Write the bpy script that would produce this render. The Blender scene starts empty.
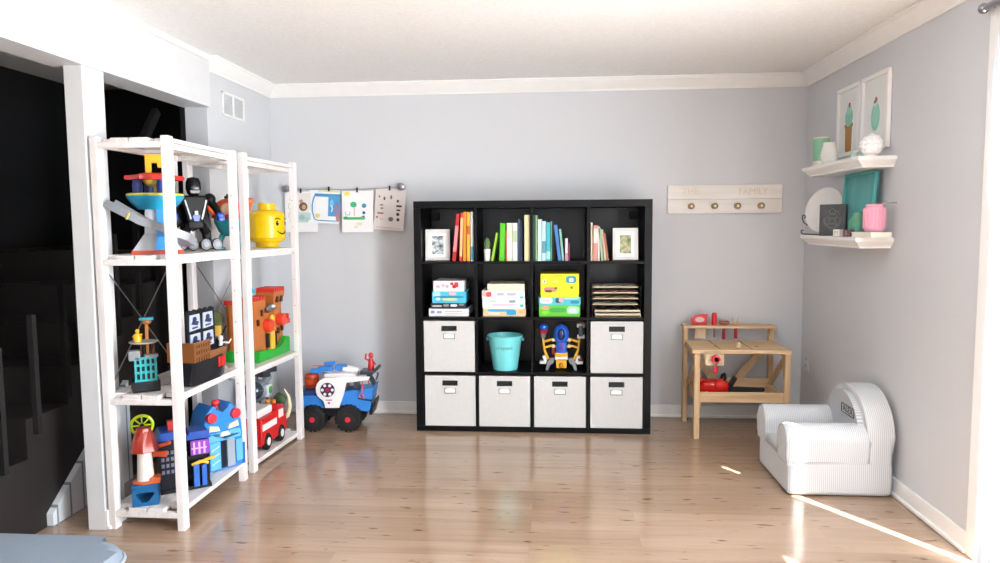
import bpy, bmesh, math, random
from mathutils import Vector, Matrix, Euler
random.seed(7)
P_DOOR, P_WIN, P_SUN, EXPO = 370, 350, 32, 0.42
S = bpy.context.scene
C = S.collection
PI = math.pi
def R(d): return math.radians(d)

# ------------------------------------------------------------------ materials
def lin(h):
    if isinstance(h, str):
        h = h.lstrip('#'); c = [int(h[i:i+2], 16)/255 for i in (0, 2, 4)]
    else: c = list(h)
    return tuple((x/12.92 if x <= .04045 else ((x+.055)/1.055)**2.4) for x in c) + (1,)
MATS = {}
class NT:
    def __init__(s, m): m.use_nodes = True; s.m = m; s.t = m.node_tree; s.n = s.t.nodes; s.l = s.t.links; s.bsdf = s.n.get('Principled BSDF')
    def new(s, ty, **kw):
        n = s.n.new(ty)
        for k, v in kw.items(): setattr(n, k, v)
        return n
    def link(s, a, b): s.l.new(a, b)
    def coord(s, scale=(1,1,1), kind='Object'):
        tc = s.new('ShaderNodeTexCoord'); mp = s.new('ShaderNodeMapping'); mp.inputs['Scale'].default_value = scale
        s.link(tc.outputs[kind], mp.inputs['Vector']); return mp.outputs['Vector']
    def noise(s, vec, scale, detail=4, rough=.5):
        n = s.new('ShaderNodeTexNoise'); n.inputs['Scale'].default_value = scale; n.inputs['Detail'].default_value = detail
        n.inputs['Roughness'].default_value = rough; s.link(vec, n.inputs['Vector']); return n.outputs['Fac']
    def ramp(s, fac, stops, interp='LINEAR'):
        r = s.new('ShaderNodeValToRGB'); e = r.color_ramp.elements; r.color_ramp.interpolation = interp
        while len(e) < len(stops): e.new(.5)
        for k, (p, c) in enumerate(stops): e[k].position = p; e[k].color = c
        s.link(fac, r.inputs['Fac']); return r.outputs['Color']
    def mix(s, a, b, fac, mode='MIX'):
        n = s.new('ShaderNodeMix', data_type='RGBA', blend_type=mode)
        for sock, v in ((n.inputs[0], fac), (n.inputs[6], a), (n.inputs[7], b)):
            if hasattr(v, 'links'): s.link(v, sock)
            else: sock.default_value = v
        return n.outputs[2]
    def bump(s, h, strength=.2, dist=.002):
        b = s.new('ShaderNodeBump'); b.inputs['Strength'].default_value = strength; b.inputs['Distance'].default_value = dist
        s.link(h, b.inputs['Height']); s.link(b.outputs['Normal'], s.bsdf.inputs['Normal'])
def mat(name, col, rough=.5, metal=0, var=.05, scale=14, bump=0, coat=0):
    """plain coloured surface with a slight procedural mottling"""
    if name in MATS: return MATS[name]
    m = bpy.data.materials.new(name); t = NT(m); c = lin(col)
    v = t.noise(t.coord(), scale)
    lo = tuple(x*(1-var) for x in c[:3])+(1,); hi = tuple(min(1, x*(1+var)) for x in c[:3])+(1,)
    t.link(t.ramp(v, [(.3, lo), (.7, hi)]), t.bsdf.inputs['Base Color'])
    t.bsdf.inputs['Roughness'].default_value = rough; t.bsdf.inputs['Metallic'].default_value = metal
    if coat: t.bsdf.inputs['Coat Weight'].default_value = coat
    if bump: t.bump(t.noise(t.coord(), scale*12), bump)
    MATS[name] = m; return m
def pl(col, rough=.32):
    m = mat('plastic_'+col.strip('#'), col, rough, var=.03)
    if sum(lin(col)[:3]) < .09: m.node_tree.nodes['Principled BSDF'].inputs['Specular IOR Level'].default_value = .25   # dull black plastic
    return m      # toy plastic
def card(col): return mat('card_'+col.strip('#'), col, .6, var=.03)                     # paper / card
def mat_wood(name, base, dark, axis, rough=.5, scale=3):
    if name in MATS: return MATS[name]
    m = bpy.data.materials.new(name); t = NT(m)
    sc = [16*scale, 16*scale, 16*scale]; sc[axis] = 1.1*scale
    n1 = t.noise(t.coord(sc), 1, 6, .6)
    c = t.ramp(n1, [(.3, lin(dark)), (.62, lin(base))])
    n2 = t.noise(t.coord(), 3)
    c = t.mix(c, t.ramp(n2, [(.3, (.86,.84,.8,1)), (.7, (1,1,1,1))]), 1.0, 'MULTIPLY')
    t.link(c, t.bsdf.inputs['Base Color']); t.bsdf.inputs['Roughness'].default_value = rough
    MATS[name] = m; return m
def mat_floor():
    m = bpy.data.materials.new('oak_laminate'); t = NT(m)
    v = t.coord()
    br = t.new('ShaderNodeTexBrick'); br.offset = .37; br.offset_frequency = 2
    for k, x in (('Scale', 1), ('Brick Width', 1.25), ('Row Height', .118), ('Mortar Size', .0011), ('Mortar Smooth', .2), ('Bias', 0)): br.inputs[k].default_value = x
    br.inputs['Color1'].default_value = (0,0,0,1); br.inputs['Color2'].default_value = (1,1,1,1); br.inputs['Mortar'].default_value = (.5,.5,.5,1)
    t.link(v, br.inputs['Vector'])
    plank = t.ramp(br.outputs['Color'], [(0, lin('#A58B75')), (.5, lin('#AC927C')), (1, lin('#B39983'))])
    off = t.new('ShaderNodeVectorMath', operation='MULTIPLY_ADD'); off.inputs[1].default_value = (3, 3, 3)
    t.link(br.outputs['Color'], off.inputs[0]); t.link(t.coord((1.6, 26, 1)), off.inputs[2])
    g = t.noise(off.outputs[0], 1.0, 7, .65)
    c = t.mix(plank, t.ramp(g, [(.25, (.78,.74,.71,1)), (.5, (.96,.95,.94,1)), (.75, (1.05,1.04,1.03,1))]), 1.0, 'MULTIPLY')
    kn = t.noise(t.coord((8, 34, 1)), 1.0, 2, .5)
    c = t.mix(c, t.ramp(kn, [(.645, (1,1,1,1)), (.73, (.42,.34,.30,1))]), 1.0, 'MULTIPLY')
    c = t.mix(c, (.22,.16,.12,1), t.ramp(br.outputs['Fac'], [(0, (0,0,0,1)), (1, (.25,.25,.25,1))]))
    t.link(c, t.bsdf.inputs['Base Color'])
    rr = t.ramp(t.noise(t.coord((2, 5, 1)), 2), [(.3, (.12,.12,.12,1)), (.7, (.19,.19,.19,1))])
    t.link(rr, t.bsdf.inputs['Roughness'])
    t.bsdf.inputs['Specular IOR Level'].default_value = .8
    return m
def mat_ceiling():
    m = bpy.data.materials.new('ceiling_texture_paint'); t = NT(m)
    n = t.noise(t.coord(), 60, 6, .6)
    t.link(t.ramp(n, [(.3, lin('#EBECEC')), (.7, lin('#F6F7F7'))]), t.bsdf.inputs['Base Color'])
    t.bsdf.inputs['Roughness'].default_value = .9; t.bump(n, .5, .006); return m
def mat_wall(name, col):
    m = bpy.data.materials.new(name); t = NT(m); c = lin(col)
    n = t.noise(t.coord(), 130, 3)
    t.link(t.ramp(n, [(.3, tuple(x*.97 for x in c[:3])+(1,)), (.7, c)]), t.bsdf.inputs['Base Color'])
    t.bsdf.inputs['Roughness'].default_value = .6; t.bump(n, .08, .001); return m
def mat_stripe(name, a, b, freq, axis='Z', rough=.9):
    m = bpy.data.materials.new(name); t = NT(m)
    w = t.new('ShaderNodeTexWave', wave_type='BANDS', bands_direction=axis); w.inputs['Scale'].default_value = freq
    w.inputs['Distortion'].default_value = .25; w.inputs['Detail'].default_value = 1
    t.link(t.coord(), w.inputs['Vector'])
    c = t.ramp(w.outputs['Fac'], [(.35, lin(a)), (.65, lin(b))])
    t.link(c, t.bsdf.inputs['Base Color']); t.bsdf.inputs['Roughness'].default_value = rough
    t.bump(t.noise(t.coord(), 25), .35, .01); return m
def mat_weave(name, col):
    m = bpy.data.materials.new(name); t = NT(m); c = lin(col)
    n = t.noise(t.coord((1, 1, 1)), 420, 2); n2 = t.noise(t.coord(), 35, 3)
    a = t.ramp(n, [(.3, tuple(x*.84 for x in c[:3])+(1,)), (.7, c)])
    a = t.mix(a, t.ramp(n2, [(.3, (.95,.95,.94,1)), (.7, (1,1,1,1))]), 1.0, 'MULTIPLY')
    t.link(a, t.bsdf.inputs['Base Color']); t.bsdf.inputs['Roughness'].default_value = .9; t.bump(n, .3, .001); return m
def mat_blotch(name, cols, scale=30, rough=.5):
    """printed picture: soft blotches of several colours"""
    if name in MATS: return MATS[name]
    m = bpy.data.materials.new(name); t = NT(m)
    n = t.noise(t.coord(), scale, 3, .55); k = len(cols)
    t.link(t.ramp(n, [(.28+.44*i/max(1, k-1), lin(x)) for i, x in enumerate(cols)]), t.bsdf.inputs['Base Color'])
    t.bsdf.inputs['Roughness'].default_value = rough; MATS[name] = m; return m
def mat_boards(name, a, groove, pitch):
    m = bpy.data.materials.new(name); t = NT(m)
    br = t.new('ShaderNodeTexBrick'); br.offset = 0
    for k, x in (('Scale', 1), ('Brick Width', pitch), ('Row Height', 9), ('Mortar Size', .006)): br.inputs[k].default_value = x
    br.inputs['Color1'].default_value = lin(a); br.inputs['Color2'].default_value = tuple(x*.8 for x in lin(a)[:3])+(1,); br.inputs['Mortar'].default_value = lin(groove)
    tc = t.new('ShaderNodeTexCoord'); mp = t.new('ShaderNodeMapping'); mp.inputs['Rotation'].default_value = (0, 0, PI/2)
    sx = t.new('ShaderNodeSeparateXYZ'); cx = t.new('ShaderNodeCombineXYZ')
    t.link(tc.outputs['Object'], sx.inputs[0]); t.link(sx.outputs['Y'], cx.inputs['X']); t.link(sx.outputs['Z'], cx.inputs['Y']); t.link(cx.outputs[0], br.inputs['Vector'])
    t.link(br.outputs['Color'], t.bsdf.inputs['Base Color']); t.bsdf.inputs['Roughness'].default_value = .5; return m

WHITE = mat('white_trim_paint', '#F1F1F0', .35, var=.015)
FRAMEW = mat('white_frame_paint', '#DDDDDB', .4, var=.015)
WALLM = mat_wall('pale_grey_wall_paint', '#D2D5DA')
SOFFIT = mat('white_soffit_paint', '#DADCDF', .5, var=.015)
CEIL = mat_ceiling(); FLOOR = mat_floor()
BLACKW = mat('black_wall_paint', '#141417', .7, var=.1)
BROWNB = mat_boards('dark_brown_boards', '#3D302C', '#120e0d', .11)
PALEB = mat_boards('white_stair_boards', '#DCE2E8', '#7d868f', .09)
BB = mat('black_brown_veneer', '#050507', .4, var=.25, scale=6); BB.node_tree.nodes['Principled BSDF'].inputs['Specular IOR Level'].default_value = .2
RACKW = mat_wood('whitewashed_pine', '#F7F5F6', '#E6E1E2', 1, .45, 2)
RACKP = mat_wood('whitewashed_pine_post', '#F7F5F7', '#E9E4E7', 2, .45, 2)
PINE_X = mat_wood('pine_along_length', '#EACDA6', '#CFA87C', 0)
PINE_Y = mat_wood('pine_along_depth', '#E6C8A0', '#C9A174', 1)
PINE_Z = mat_wood('pine_upright', '#E6C8A0', '#C9A276', 2)
BIN = mat_weave('off_white_bin_canvas', '#DADBDB')
STRIPE = mat_stripe('grey_white_seersucker', '#A9ADB4', '#CBCED2', 34, 'Y')
STRIPE_X = mat_stripe('grey_white_seersucker_side', '#BDC1C6', '#D5D8DB', 34, 'X')
PIPING = mat('grey_piping', '#ABAFB5', .9)
OTTO = mat_weave('pale_blue_grey_upholstery', '#7E8B9A')
STEEL = mat('brushed_steel', '#9A9AA0', .3, 1)
DARKM = mat('dark_wire', '#1F1C1C', .4, .6)
BRASS = mat('aged_brass', '#8F7A55', .35, .9)
TYRE = mat('black_toy_tyre', '#141416', .55, var=.15)
PAGES = mat('book_pages', '#EDE7DA', .8)
GLASSY = None

# ------------------------------------------------------------------ mesh builder
class MB:
    """collects solids in one bmesh; o is subtracted so coordinates can be given in room metres"""
    def __init__(s, o=(0,0,0)): s.bm = bmesh.new(); s.o = Vector(o)
    def _f(s, vs, mi):
        for f in {f for v in vs for f in v.link_faces}: f.material_index = mi
    def box(s, c, d, rot=(0,0,0), bev=0, mi=0, seg=2):
        M = Matrix.Translation(Vector(c)) @ Euler(rot).to_matrix().to_4x4() @ Matrix.Diagonal((d[0], d[1], d[2], 1))
        vs = bmesh.ops.create_cube(s.bm, size=1, matrix=M)['verts']; s._f(vs, mi)
        if bev:
            e = list({e for v in vs for e in v.link_edges})
            bmesh.ops.bevel(s.bm, geom=e, offset=min(bev, min(d)*.49), segments=seg, profile=.5, affect='EDGES', clamp_overlap=True)
        return s
    def bx(s, x0, x1, y0, y1, z0, z1, bev=0, mi=0, seg=2):
        return s.box(((x0+x1)/2, (y0+y1)/2, (z0+z1)/2), (abs(x1-x0), abs(y1-y0), abs(z1-z0)), bev=bev, mi=mi, seg=seg)
    def frus(s, c, b, t, h, mi=0):
        """rectangular frustum: centre of base c, base size b, top size t"""
        vs = [s.bm.verts.new((c[0]+sx*q[0]/2, c[1]+sy*q[1]/2, c[2]+z)) for q, z in ((b, 0), (t, h)) for sx, sy in ((-1,-1),(1,-1),(1,1),(-1,1))]
        for q in ((3,2,1,0),(4,5,6,7),(0,1,5,4),(1,2,6,5),(2,3,7,6),(3,0,4,7)): s.bm.faces.new([vs[i] for i in q])
        s._f(vs, mi); return s
    def _al(s, p0, p1):
        p0, p1 = Vector(p0), Vector(p1); d = p1-p0
        return Matrix.Translation((p0+p1)/2) @ d.to_track_quat('Z', 'Y').to_matrix().to_4x4(), d.length
    def cyl(s, p0, p1, r0, r1=None, seg=20, mi=0, bev=0):
        M, L = s._al(p0, p1)
        vs = bmesh.ops.create_cone(s.bm, cap_ends=True, segments=seg, radius1=r0, radius2=r0 if r1 is None else r1, depth=L, matrix=M)['verts']
        s._f(vs, mi)
        if bev:
            e = [e for e in {e for v in vs for e in v.link_edges} if any(len(f.verts) > 4 for f in e.link_faces)]
            bmesh.ops.bevel(s.bm, geom=e, offset=bev, segments=2, profile=.5, affect='EDGES', clamp_overlap=True)
        return s
    def bar(s, p0, p1, w, h, mi=0, bev=0):
        """rectangular bar from p0 to p1; w across, h in the upright sense"""
        p0, p1 = Vector(p0), Vector(p1); d = (p1-p0); L = d.length; z = d.normalized()
        up = Vector((0,0,1)) if abs(z.z) < .95 else Vector((0,1,0))
        x = up.cross(z).normalized(); y = z.cross(x)
        M = Matrix((x, y, z)).transposed().to_4x4(); M.translation = (p0+p1)/2
        vs = bmesh.ops.create_cube(s.bm, size=1, matrix=M @ Matrix.Diagonal((w, h, L, 1)))['verts']; s._f(vs, mi)
        if bev: bmesh.ops.bevel(s.bm, geom=list({e for v in vs for e in v.link_edges}), offset=bev, segments=2, profile=.5, affect='EDGES', clamp_overlap=True)
        return s
    def ell(s, c, r, seg=20, mi=0, rot=(0,0,0)):
        r = (r, r, r) if not hasattr(r, '__len__') else r
        M = Matrix.Translation(Vector(c)) @ Euler(rot).to_matrix().to_4x4() @ Matrix.Diagonal((r[0], r[1], r[2], 1))
        s._f(bmesh.ops.create_uvsphere(s.bm, u_segments=seg, v_segments=max(8, seg//2+2), radius=1, matrix=M)['verts'], mi); return s
    def lathe(s, prof, c=(0,0,0), seg=32, mi=0, M=None, mis=None):
        """profile [(r, z)] turned about z; closed with caps where r > 0 at the ends"""
        M = (Matrix.Translation(Vector(c)) @ M) if M else Matrix.Translation(Vector(c)); rings = []
        for r, z in prof:
            if r < 1e-6: rings.append([s.bm.verts.new(M @ Vector((0,0,z)))])
            else: rings.append([s.bm.verts.new(M @ Vector((r*math.cos(2*PI*k/seg), r*math.sin(2*PI*k/seg), z))) for k in range(seg)])
        for i in range(len(rings)-1):
            a, b = rings[i], rings[i+1]; m = mis[i] if mis else mi
            for k in range(seg):
                j = (k+1) % seg
                if len(a) == 1 and len(b) == 1: continue
                if len(a) == 1: f = s.bm.faces.new((a[0], b[j], b[k]))
                elif len(b) == 1: f = s.bm.faces.new((a[k], a[j], b[0]))
                else: f = s.bm.faces.new((a[k], a[j], b[j], b[k]))
                f.material_index = m
        if len(rings[0]) > 1: s.bm.faces.new(rings[0][::-1]).material_index = mis[0] if mis else mi
        if len(rings[-1]) > 1: s.bm.faces.new(rings[-1]).material_index = mis[-1] if mis else mi
        return s
    def prism(s, poly, a, b, plane='xz', mi=0, M=None):
        """2-D outline given thickness from a to b along the axis its plane leaves out"""
        def P(u, v, w): return Vector({'xz': (u, w, v), 'yz': (w, u, v), 'xy': (u, v, w)}[plane])
        M = M or Matrix()
        A = [s.bm.verts.new(M @ P(u, v, a)) for u, v in poly]; B = [s.bm.verts.new(M @ P(u, v, b)) for u, v in poly]
        fs = [s.bm.faces.new(A), s.bm.faces.new(B[::-1])]; n = len(poly)
        for k in range(n): fs.append(s.bm.faces.new((A[k], B[k], B[(k+1) % n], A[(k+1) % n])))
        for f in fs: f.material_index = mi
        return s
    def tube(s, pts, r, seg=8, mi=0, closed=False):
        pts = [Vector(p) for p in pts]; n = len(pts); rings = []; prev = None
        for i, p in enumerate(pts):
            a = pts[i-1] if (i or closed) else p; b = pts[(i+1) % n] if (i < n-1 or closed) else p
            t = (b-a).normalized()
            if prev is None: u = t.orthogonal().normalized()
            else: u = (prev - t*prev.dot(t)).normalized()
            prev = u; w = t.cross(u); rr = r[i] if hasattr(r, '__len__') else r
            rings.append([s.bm.verts.new(p + u*rr*math.cos(2*PI*k/seg) + w*rr*math.sin(2*PI*k/seg)) for k in range(seg)])
        fs = []
        for i in range(n if closed else n-1):
            a, b = rings[i], rings[(i+1) % n]
            for k in range(seg): fs.append(s.bm.faces.new((a[k], a[(k+1) % seg], b[(k+1) % seg], b[k])))
        if not closed: fs += [s.bm.faces.new(rings[0][::-1]), s.bm.faces.new(rings[-1])]
        for f in fs: f.material_index = mi
        return s
    def torus(s, c, Rr, r, axis='z', seg=28, mi=0, sq=1):
        pts = []
        for k in range(seg):
            a = 2*PI*k/seg; u, v = Rr*math.cos(a), Rr*math.sin(a)*sq
            pts.append(Vector(c)+Vector({'z': (u, v, 0), 'x': (0, u, v), 'y': (u, 0, v)}[axis]))
        return s.tube(pts, r, 8, mi, True)
    def build(s, name, mats, parent=None, loc=(0,0,0), rot=(0,0,0), smooth=38):
        bm = s.bm
        if s.o.length: bmesh.ops.translate(bm, verts=bm.verts, vec=-s.o)
        bmesh.ops.recalc_face_normals(bm, faces=bm.faces)
        me = bpy.data.meshes.new(name); bm.to_mesh(me); bm.free()
        for m in (mats if isinstance(mats, (list, tuple)) else [mats]): me.materials.append(m)
        for p in me.polygons: p.use_smooth = True
        me.set_sharp_from_angle(angle=R(smooth))
        o = bpy.data.objects.new(name, me); C.objects.link(o); o.location = loc; o.rotation_euler = rot
        wn = o.modifiers.new('weighted_normals', 'WEIGHTED_NORMAL'); wn.keep_sharp = True; wn.weight = 100
        if parent: o.parent = parent
        return o
def thing(name, label, cat, loc=(0,0,0), rz=0, group=None):
    o = bpy.data.objects.new(name, None); C.objects.link(o); o.location = loc; o.rotation_euler = (0,0,R(rz)); o.empty_display_size = .05
    o['label'] = label; o['category'] = cat
    if group: o['group'] = group
    return o
def tag(o, label, cat, group=None):
    o['label'] = label; o['category'] = cat
    if group: o['group'] = group
    return o
def struct(mb, name, m, label=None, parent=None, cat=None):
    o = mb.build(name, m, parent, smooth=14)
    if not parent: o['kind'] = 'structure'; o['label'] = label; o['category'] = cat or name.split('_')[0]
    return o
def text(name, s, size, m, parent, loc, rot, th=.0006, sx=1):
    cu = bpy.data.curves.new(name, 'FONT'); cu.body = s; cu.size = size; cu.extrude = th; cu.align_x = 'CENTER'; cu.align_y = 'CENTER'
    t = bpy.data.objects.new(name+'_source', cu); me = bpy.data.meshes.new_from_object(t); bpy.data.objects.remove(t); me.name = name
    me.materials.append(m); o = bpy.data.objects.new(name, me); C.objects.link(o); o.location = loc; o.rotation_euler = rot; o.scale = (sx, 1, 1)
    if parent: o.parent = parent
    return o
def circ(cx, cz, r, n=20, sq=1): return [(cx+r*math.cos(2*PI*k/n), cz+r*sq*math.sin(2*PI*k/n)) for k in range(n)]
def arc(cx, cz, r, a0, a1, n=14): return [(cx+r*math.cos(R(a0+(a1-a0)*k/n)), cz+r*math.sin(R(a0+(a1-a0)*k/n))) for k in range(n+1)]
# ================================================================== the room
XL, XR, H, YF = -1.077, 2.543, 2.290, -6.3
struct(MB().bx(-2.5, XR+.12, YF-.12, .12, -.08, 0), 'floor', FLOOR, 'light oak laminate floor of narrow planks')
struct(MB().bx(-2.5, XR+.12, YF-.12, .12, H, H+.08), 'ceiling', CEIL, 'white textured ceiling')
struct(MB().bx(XL-.13, XR+.12, 0, .12, 0, H), 'wall_back', WALLM, 'pale grey back wall')
DY0, DY1, DZ = -2.06, -4.3, 2.06      # sliding door in the right wall
struct(MB().bx(XR, XR+.12, DY0, 0, 0, H).bx(XR, XR+.12, DY1, DY0, DZ, H).bx(XR, XR+.12, YF, DY1, 0, H), 'wall_right', WALLM, 'pale grey right wall with shelves')
struct(MB().bx(XL-.13, XL, -.905, 0, 0, H), 'wall_left', WALLM, 'short pale grey wall beside the stair opening', cat='wall')
struct(MB().bx(XL-.078, XL, -1.985, -1.838, 0, 2.003), 'wall_left_pier', SOFFIT, 'white pier between the two stair openings', cat='wall')
struct(MB().bx(XL-.13, XL, YF, -3.3, 0, 2.003), 'wall_left_front', WALLM, 'left wall near the camera', cat='wall')
struct(MB().bx(XL-.14, XL+.018, YF, -.895, 2.003, H), 'wall_left_header', SOFFIT, 'white header above the stair openings', cat='wall')
WY0, WY1, WZ0, WZ1 = -.3, 1.9, .55, 2.05      # window in the front wall (x range)
struct(MB().bx(XL-.13, WY0, YF-.12, YF, 0, H).bx(WY1, XR+.12, YF-.12, YF, 0, H).bx(WY0, WY1, YF-.12, YF, 0, WZ0).bx(WY0, WY1, YF-.12, YF, WZ1, H), 'wall_front', WALLM, 'front wall behind the camera')
# the dark stairwell beyond the openings
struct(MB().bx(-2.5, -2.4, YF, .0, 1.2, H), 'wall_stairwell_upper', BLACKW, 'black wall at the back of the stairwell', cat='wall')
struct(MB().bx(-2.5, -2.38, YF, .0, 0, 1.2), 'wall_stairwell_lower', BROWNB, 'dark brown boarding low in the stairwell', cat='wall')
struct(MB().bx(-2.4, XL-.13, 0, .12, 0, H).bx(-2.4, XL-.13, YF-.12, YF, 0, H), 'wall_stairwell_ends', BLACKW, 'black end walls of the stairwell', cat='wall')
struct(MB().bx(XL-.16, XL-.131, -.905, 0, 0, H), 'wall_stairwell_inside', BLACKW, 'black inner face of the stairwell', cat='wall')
# crown moulding and baseboards
def crown(mb, x0, y0, x1, y1, nx, ny):
    """stepped cove between two wall points; (nx, ny) points into the room"""
    prof = [(0, -.082), (.010, -.082), (.014, -.070), (.024, -.062), (.046, -.034), (.056, -.022), (.060, -.012), (.068, -.010), (.068, 0), (0, 0)]
    d = Vector((x1-x0, y1-y0, 0)); rows = []
    for p in (Vector((x0, y0, H)), Vector((x1, y1, H))):
        rows.append([mb.bm.verts.new(p+Vector((nx*a, ny*a, b))) for a, b in prof])
    n = len(prof)
    for k in range(n): mb.bm.faces.new((rows[0][k], rows[0][(k+1) % n], rows[1][(k+1) % n], rows[1][k]))
    mb.bm.faces.new(rows[0]); mb.bm.faces.new(rows[1][::-1]); return mb
struct(crown(MB(), XL, 0, XR, 0, 0, -1), 'trim_1', WHITE, 'white crown moulding along the back wall', cat='trim')
struct(crown(MB(), XR, 0, XR, YF, -1, 0), 'trim_2', WHITE, 'white crown moulding along the right wall', cat='trim')
struct(crown(MB(), XL, 0, XL, -.895, 1, 0), 'trim_3', WHITE, 'white crown moulding above the wall vent', cat='trim')
struct(MB().bx(XL+.018, XL+.034, YF, -.895, H-.03, H, bev=.004), 'trim_4', WHITE, 'thin white strip at the top of the header', cat='trim')
def base(mb, x0, x1, y0, y1, nx, ny):
    t1, t2 = .013, .024
    if ny: mb.bx(x0, x1, 0, ny*t1, 0, .088, bev=.004).bx(x0, x1, 0, ny*t2, 0, .02, bev=.006)
    else:
        X = x0; mb.bx(X, X+nx*t1, y0, y1, 0, .088, bev=.004).bx(X, X+nx*t2, y0, y1, 0, .02, bev=.006)
    return mb
struct(base(MB(), XL, XR, 0, 0, 0, -1), 'baseboard_back', WHITE, 'white baseboard along the back wall')
struct(base(MB(), XR, 0, DY0+.07, 0, -1, 0), 'baseboard_right', WHITE, 'white baseboard along the right wall')
struct(base(MB(), XL, 0, -.905, 0, 1, 0), 'baseboard_left', WHITE, 'white baseboard under the wall vent')
struct(base(MB(), XL, 0, -1.985, -1.864, 1, 0), 'baseboard_pier', WHITE, 'white baseboard on the pier', cat='baseboard')
# sliding glass door on the right, outside the photo, that the daylight and sun come through
GL = bpy.data.materials.new('clear_pane'); t = NT(GL); t.n.remove(t.bsdf)
tr = t.new('ShaderNodeBsdfTransparent'); gl = t.new('ShaderNodeBsdfGlossy'); gl.inputs['Roughness'].default_value = .02
mx = t.new('ShaderNodeMixShader'); mx.inputs[0].default_value = .06
t.link(tr.outputs[0], mx.inputs[1]); t.link(gl.outputs[0], mx.inputs[2]); t.link(mx.outputs[0], t.n['Material Output'].inputs['Surface'])
d = MB().bx(XR-.016, XR, DY0, DY0+.07, 0, DZ+.07, bev=.004).bx(XR-.016, XR, DY1-.07, DY1, 0, DZ+.07, bev=.004).bx(XR-.016, XR, DY1, DY0, DZ, DZ+.07, bev=.004)
ym = (DY0+DY1)/2
d.bx(XR+.07, XR+.11, DY1, DY0, 0, .05).bx(XR+.07, XR+.11, DY1, DY0, DZ-.05, DZ).bx(XR+.07, XR+.11, DY1, DY1+.05, .05, DZ-.05).bx(XR+.07, XR+.11, ym-.03, ym+.03, .05, DZ-.05).bx(XR+.085, XR+.11, DY0-.012, DY0, .05, DZ-.05)
struct(d, 'door_1', WHITE, 'white framed sliding glass door in the right wall')
struct(MB().bx(XR+.085, XR+.09, DY1+.05, DY0-.012, .05, DZ-.05), 'window_2', GL, 'glass of the sliding door')
w = MB()
for x in (WY0+.03, (WY0+WY1)/2, WY1-.03): w.bx(x-.03, x+.03, YF-.1, YF-.05, WZ0, WZ1)
for z in (WZ0+.03, WZ1-.03): w.bx(WY0, WY1, YF-.1, YF-.05, z-.03, z+.03)
struct(w, 'window_1', WHITE, 'white framed window in the front wall')
struct(MB().bx(WY0+.03, WY1-.03, YF-.08, YF-.075, WZ0+.03, WZ1-.03), 'window_3', GL, 'glass of the front window')
# gathered sheer curtain at the end of the sliding door
cm = bpy.data.materials.new('sheer_grey_curtain'); t = NT(cm); tl = t.new('ShaderNodeBsdfTranslucent'); tl.inputs['Color'].default_value = (.62,.63,.65,1)
t.link(t.ramp(t.noise(t.coord((60,60,1)), 2), [(.3, lin('#BFC1C4')), (.7, lin('#CFD0D2'))]), t.bsdf.inputs['Base Color'])
t.bsdf.inputs['Roughness'].default_value = .9; mx = t.new('ShaderNodeMixShader'); mx.inputs[0].default_value = .35
t.link(t.bsdf.outputs[0], mx.inputs[1]); t.link(tl.outputs[0], mx.inputs[2]); t.link(mx.outputs[0], t.n['Material Output'].inputs['Surface'])
ct = thing('curtain', 'pale grey sheer curtain gathered beside the sliding door', 'curtain', (XR-.04, DY0, 0))
mb = MB(); n = 150; ks = [0, .02, 1.36, 1.44, 1.90, 1.96, 2.10]; grid = []
for side in (0, .003):           # two faces, so the cloth has a thickness; free edge bulges to the casing, shaped to block part of the sun strip
    for z in ks:
        y0 = .0 if z in (1.44, 1.90) else -.034
        grid.append([mb.bm.verts.new((side+.016*math.sin(k*.62)*min(1, k/8), y0+(-1.0-y0)*k/n, max(.02, z))) for k in range(n+1)])
m_ = len(ks)
for q in range(2):
    for i in range(m_-1):
        for k in range(n):
            A = grid[q*m_+i]; B = grid[q*m_+i+1]; mb.bm.faces.new((A[k], A[k+1], B[k+1], B[k]))
for k in (0, n):
    for i in range(m_-1): mb.bm.faces.new((grid[i][k], grid[i+1][k], grid[m_+i+1][k], grid[m_+i][k]))
mb.build('curtain_panel', cm, ct)
MB().cyl((0,.06,2.125), (0,-2.3,2.125), .012).ell((0,.07,2.125), .02).cyl((0,.04,2.125), (.04,.04,2.125), .006).build('curtain_rod', STEEL, ct)
# stairs seen dark through the openings
st = thing('staircase', 'dark staircase with white boarded side beyond the open rack', 'staircase', (-1.75, -1.4, 0))
o = (-1.75, -1.4, 0)
mb = MB(o)
for k in range(7): mb.bx(-2.36, -1.36, -2.6+.27*k, -2.33+.27*k, 0, .17*(k+1))
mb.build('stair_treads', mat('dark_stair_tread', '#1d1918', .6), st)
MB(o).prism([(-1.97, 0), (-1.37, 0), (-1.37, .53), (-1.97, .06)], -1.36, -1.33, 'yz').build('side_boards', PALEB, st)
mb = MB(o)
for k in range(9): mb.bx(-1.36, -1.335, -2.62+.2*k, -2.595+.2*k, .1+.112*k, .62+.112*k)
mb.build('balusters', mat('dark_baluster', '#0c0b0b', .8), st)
MB(o).bar((-1.35,-1.16,1.72), (-1.35,-.95,1.98), .04, .05, bev=.01).build('handrail', mat('black_handrail', '#020202', .95), st)

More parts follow.
